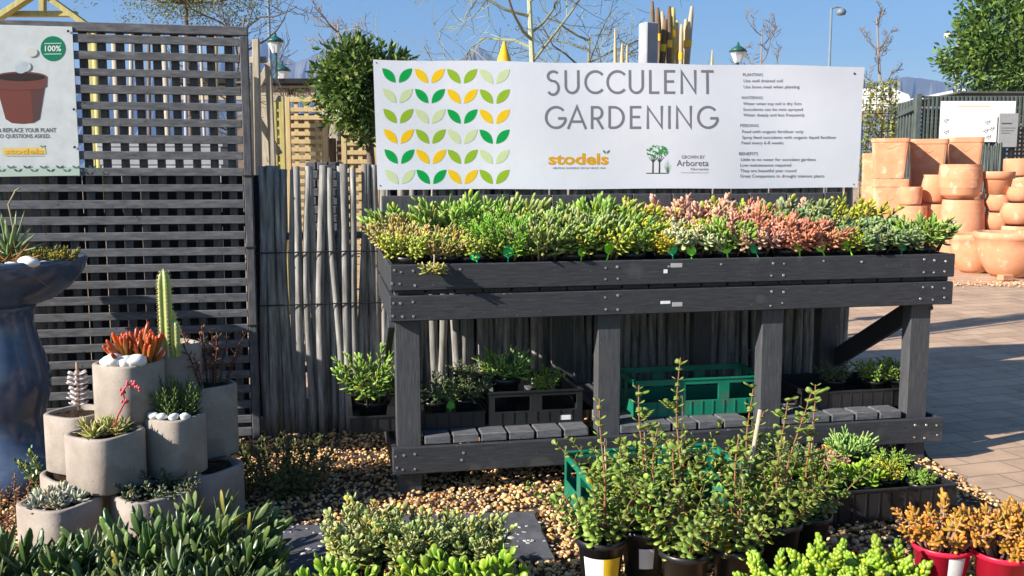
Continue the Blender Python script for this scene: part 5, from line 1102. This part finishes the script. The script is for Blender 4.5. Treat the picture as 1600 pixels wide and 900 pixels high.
rk = random.Random(2); D1 = (.25, .25, .25)
mk = [(.22 + .02 * k, .86, .235 + .02 * k, .9, (.75, .6, .35)) for k in range(22)] + [(x + dx, y + dy, x + dx + .018, y + dy + .03, D1) for x, y in ((.04, .5), (.05, .22), (.60, .46), (.58, .25), (.62, .1), (.66, .3)) for dx, dy in ((0, 0), (.02, .03), (.025, -.03), (.045, .01), (.05, .04))]
signb('big white notice board in front of the shade house', 1468, 1588, 222, 158, 17.1, 'tent', [], post=True) if False else signb('big white notice board in front of the shade house', 1468, 1588, 158, 222, 17.1, 'tent', mk)
signb('small grey notice board overlapping the white notice board', 1559, 1592, 177, 230, 16.7, 'signgrey', [(.12, .68, .66, .72, (.08, .08, .08)), (.12, .56, .88, .575, (.1, .1, .1)), (.12, .48, .8, .495, (.1, .1, .1)), (.12, .41, .6, .425, (.1, .1, .1))])
t = thing('reed_bundle', 'dark upright reeds standing below the white notice board', 'reeds', G(1545, 15.5)); mb = MB(); rs = random.Random(3)
for k in range(26): x = (-14 + k * 1.1) * 15.5 / CF; tube(mb, [(x, rs.uniform(-.05, .05), 0), (x + rs.uniform(-.04, .04), 0, aY(0, rs.uniform(222, 236), 15.5).z - gh(15.5))], .022, 5)
mb.build('reeds', ML, t)
def tent(label, pts, Y, D):
    o = thing('marquee', label, 'marquee', G(pts[0][0], Y)); q = np.array(G(pts[0][0], Y)); P = [np.array(aY(x, y, Y)) - q for x, y in pts]; n_ = len(P)
    mb = MB(); vs = [tuple(p) for p in P] + [(p[0], D, p[2]) for p in P]; mb.add(vs, [tuple(range(n_)), tuple(range(2 * n_ - 1, n_ - 1, -1))] + [(i, (i + 1) % n_, n_ + (i + 1) % n_, n_ + i) for i in range(n_)]); mb.build('canopy', M['tent'], o)
    for k in (0, -1):
        for y in (.05, D - .05): mb = MB(); tube(mb, [(P[k][0] + (.06 if k == 0 else -.06), y, 0), (P[k][0] + (.06 if k == 0 else -.06), y, min(P[0][2], P[-1][2]))], .03, 6); mb.build('pole', M['post'], o)
tent('white marquee roof sloping down left of the shade house', [(1352, 172), (1352, 138), (1382, 133), (1420, 148), (1424, 158), (1424, 172)], 30, 6.)
tent('small white marquee roof right of the first one', [(1455, 158), (1462, 150), (1506, 138), (1510, 141), (1510, 158)], 32, 5.)
# climber on a frame right of the banner
t = thing('climbing_plant', 'yellow-green climbing plant on a wire frame right of the banner', 'plant', G(1368, 16.)); q = np.array(G(1368, 16.)); rng = np.random.RandomState(6); mb = MB()
zt2 = aY(0, 128, 16.).z - q[2]
for k in range(6): x = -.27 + k * .108; tube(mb, [(x, 0, 0), (x, 0, zt2)], .006, 5)
for k in range(int(zt2 / .15)): tube(mb, [(-.27, 0, .15 * k + .05), (.27, 0, .15 * k + .05)], .006, 5)
mb.build('frame', M['dark'], t)
P = np.c_[rng.uniform(-.29, .29, 1800), rng.normal(0, .07, 1800), zt2 * rng.rand(1800)]; mb = MB(); leaf_cloud(mb, P, .07, rng, [(.26, .27, .05), (.34, .32, .1), (.16, .2, .04)], .6); mb.build('foliage', M['thin'], t)
for k in range(5):
    x = rng.uniform(-.12, .12); tube(mb, [(x, 0, 0)] * 1 + [(x, 0, .01)], .001, 3) if False else None

# ------------------------------------------------------------------ terracotta pots
def terra(label, x, wpx, y0, y1, Y, kind, ground=False, group='terracotta pots on display', n=40):
    c = aY(x, y1, Y); t = aY(x, y0, Y); z0 = gh(Y) if ground else c.z; H = t.z - z0; r = wpx / 2 * Y / CF; o = thing('terracotta_pot', label, 'pot', (c.x, Y, z0), 0, group); mb = MB(); th = r * .1
    if kind == 'square':
        r *= .98; lathe(mb, [(r * .80, 0), (r * .81, H * .01), (r * .98, H * .9), (r * 1.02, H * .91), (r * 1.03, H * .99), (r * 1.0, H), (r * .88, H), (r * .84, H * .9), (r * .6, H * .1)], 64, sq=.8, rot=R(-22))
        for f_ in range(2):
            mb2 = MB()
            base_a = R(-22) - R(90) + f_ * R(90)
            for k in range(22):
                s = -.72 + 1.44 * k / 21; zz = H * (.80 - .05 * math.cos(s * 6)); d = np.array([math.cos(base_a), math.sin(base_a)]); tn = np.array([-d[1], d[0]])
                pos = d * r * .93 + tn * s * r * .9; rock(mb2, (pos[0], pos[1], zz), (r * .055,) * 3, k)
            mb2.build('garland', M['terra'], o, True)
    else:
        P = {'ribbed': [(.78, 0), (.9, .12), (1, .35), (1, .6), (.95, .85), (.9, .97), (.88, 1), (.78, 1), (.8, .85)],
             'ribbed_up': [(.6, 0), (.85, .12), (.98, .35), (1, .6), (.97, .9), (.96, .985), (.93, 1), (.84, 1), (.84, .85)],
             'ball': [(.55, 0), (.8, .12), (.97, .4), (1, .6), (.9, .85), (.84, .93), (.88, 1), (.78, 1), (.76, .9)],
             'rim': [(.68, 0), (.86, .66), (.87, .67), (.98, .68), (1, .97), (.98, 1), (.86, 1), (.84, .7)],
             'cyl': [(.9, 0), (.95, .1), (1, .5), (1, .95), (.98, 1), (.86, 1), (.86, .8)],
             'bowl': [(.42, 0), (.62, .1), (.82, .36), (.95, .68), (.985, .84), (1.03, .86), (1.04, .97), (1.0, 1), (.9, 1), (.86, .8), (.4, .2), (.001, .18)],
             'saucer': [(.7, 0), (.95, .6), (1, .9), (.97, 1), (.86, .9), (.001, .4)]}[kind]
        prof = []
        for (ra, za), (rb, zb) in zip(P, P[1:]):
            m_ = 7 if kind.startswith('ribbed') and zb > za else 1
            for k in range(m_): q = k / m_; prof.append((r * (ra + (rb - ra) * q) * (1 - (.012 if k % 2 and m_ > 1 else 0)), H * (za + (zb - za) * q)))
        prof.append((r * P[-1][0], H * P[-1][1])); lathe(mb, prof, n)
    mb.build('body', M['terra'], o, kind != 'square' ); return o
TP = [('tall square terracotta planter with garland, upper of the left pair', 1389, 56, 217, 279, 13.4, 'square', 0), ('tall square terracotta planter under the left pair', 1388, 54, 280, 372, 13.4, 'square', 1),
      ('tall square terracotta planter with garland in the middle of three', 1447, 56, 218, 300, 13.7, 'square', 0), ('plain terracotta cylinder under the middle tall planter', 1447, 54, 300, 395, 13.7, 'cyl', 1),
      ('tall square terracotta planter with garland at the right of three', 1504, 50, 215, 300, 14.0, 'square', 0), ('plain terracotta cylinder under the right tall planter', 1504, 52, 300, 395, 14.0, 'cyl', 1),
      ('narrow terracotta planter behind the banner corner', 1354, 24, 240, 390, 13.8, 'square', 1),
      ('ribbed round terracotta pot on top of the large ribbed one', 1499, 64, 257, 311, 12.6, 'ribbed_up', 0), ('large ribbed round terracotta pot with another on its back', 1501, 66, 312, 380, 12.6, 'ribbed', 1),
      ('smooth terracotta ball pot left of the ribbed round pots', 1459, 38, 273, 318, 12.9, 'ball', 0), ('smooth terracotta cylinder under the ball pot', 1459, 38, 319, 380, 12.9, 'cyl', 1),
      ('small terracotta rim pot at the left, upper of its stack', 1422, 34, 292, 320, 12.8, 'cyl', 0), ('ribbed terracotta cylinder left of the round pots', 1422, 46, 321, 385, 12.8, 'ribbed_up', 1),
      ('terracotta pot with a thick rim on top of the right stack', 1558, 48, 268, 303, 12.5, 'rim', 0), ('pale terracotta ball pot second in the right stack', 1558, 38, 304, 331, 12.5, 'ball', 0), ('pale terracotta ball pot third in the right stack', 1557, 40, 332, 360, 12.5, 'ball', 0), ('terracotta pot at the bottom of the right stack', 1557, 42, 361, 420, 12.5, 'ball', 1),
      ('bright orange terracotta pot in front of the reeds', 1592, 46, 248, 275, 13.2, 'cyl', 0), ('terracotta cylinder under the bright orange pot', 1592, 44, 276, 395, 13.2, 'cyl', 1),
      ('rounded terracotta jar at the right edge, upper', 1594, 40, 292, 316, 12.3, 'ball', 0), ('rounded terracotta jar at the right edge, lower', 1592, 56, 317, 352, 12.3, 'ball', 0), ('stacked terracotta saucers at the right edge', 1590, 54, 353, 420, 12.3, 'cyl', 1),
      ('large terracotta bowl in front at the right edge', 1578, 108, 362, 420, 11.6, 'bowl', 1), ('terracotta bowl behind the large one at its left', 1520, 74, 366, 420, 12.0, 'bowl', 1)]
for lab, x, wp, y0, y1, Y, k, g in TP: terra(lab, x, wp, y0, y1, Y, k, bool(g))
q = G(1579, 11.2); mb = MB(); box(mb, -.08, .08, -.05, .05, 0.006, .075, .008); tag(mb.build('brick', M['terra'], None, False, q + Vector((0, 0, .006)), (0, 0, .3)), 'loose orange brick in front of the large terracotta bowl', 'brick')
mb = MB(); rs = np.random.RandomState(8)
for k in range(260): x, y = rs.normal(0, .5), rs.normal(0, .12); s = rs.uniform(.008, .022); rock(mb, (x, y, s * .4), (s * 1.3, s, s * .6), k, (.5, .36, .22) if rs.rand() < .7 else (.5, .2, .1))
o = mb.build('gravel_patch', M['stone'], None, True, G(1585, 10.9) + Vector((0, 0, .008))); tag(o, 'scatter of pebbles and shards in front of the terracotta bowl', 'gravel', kind='stuff')
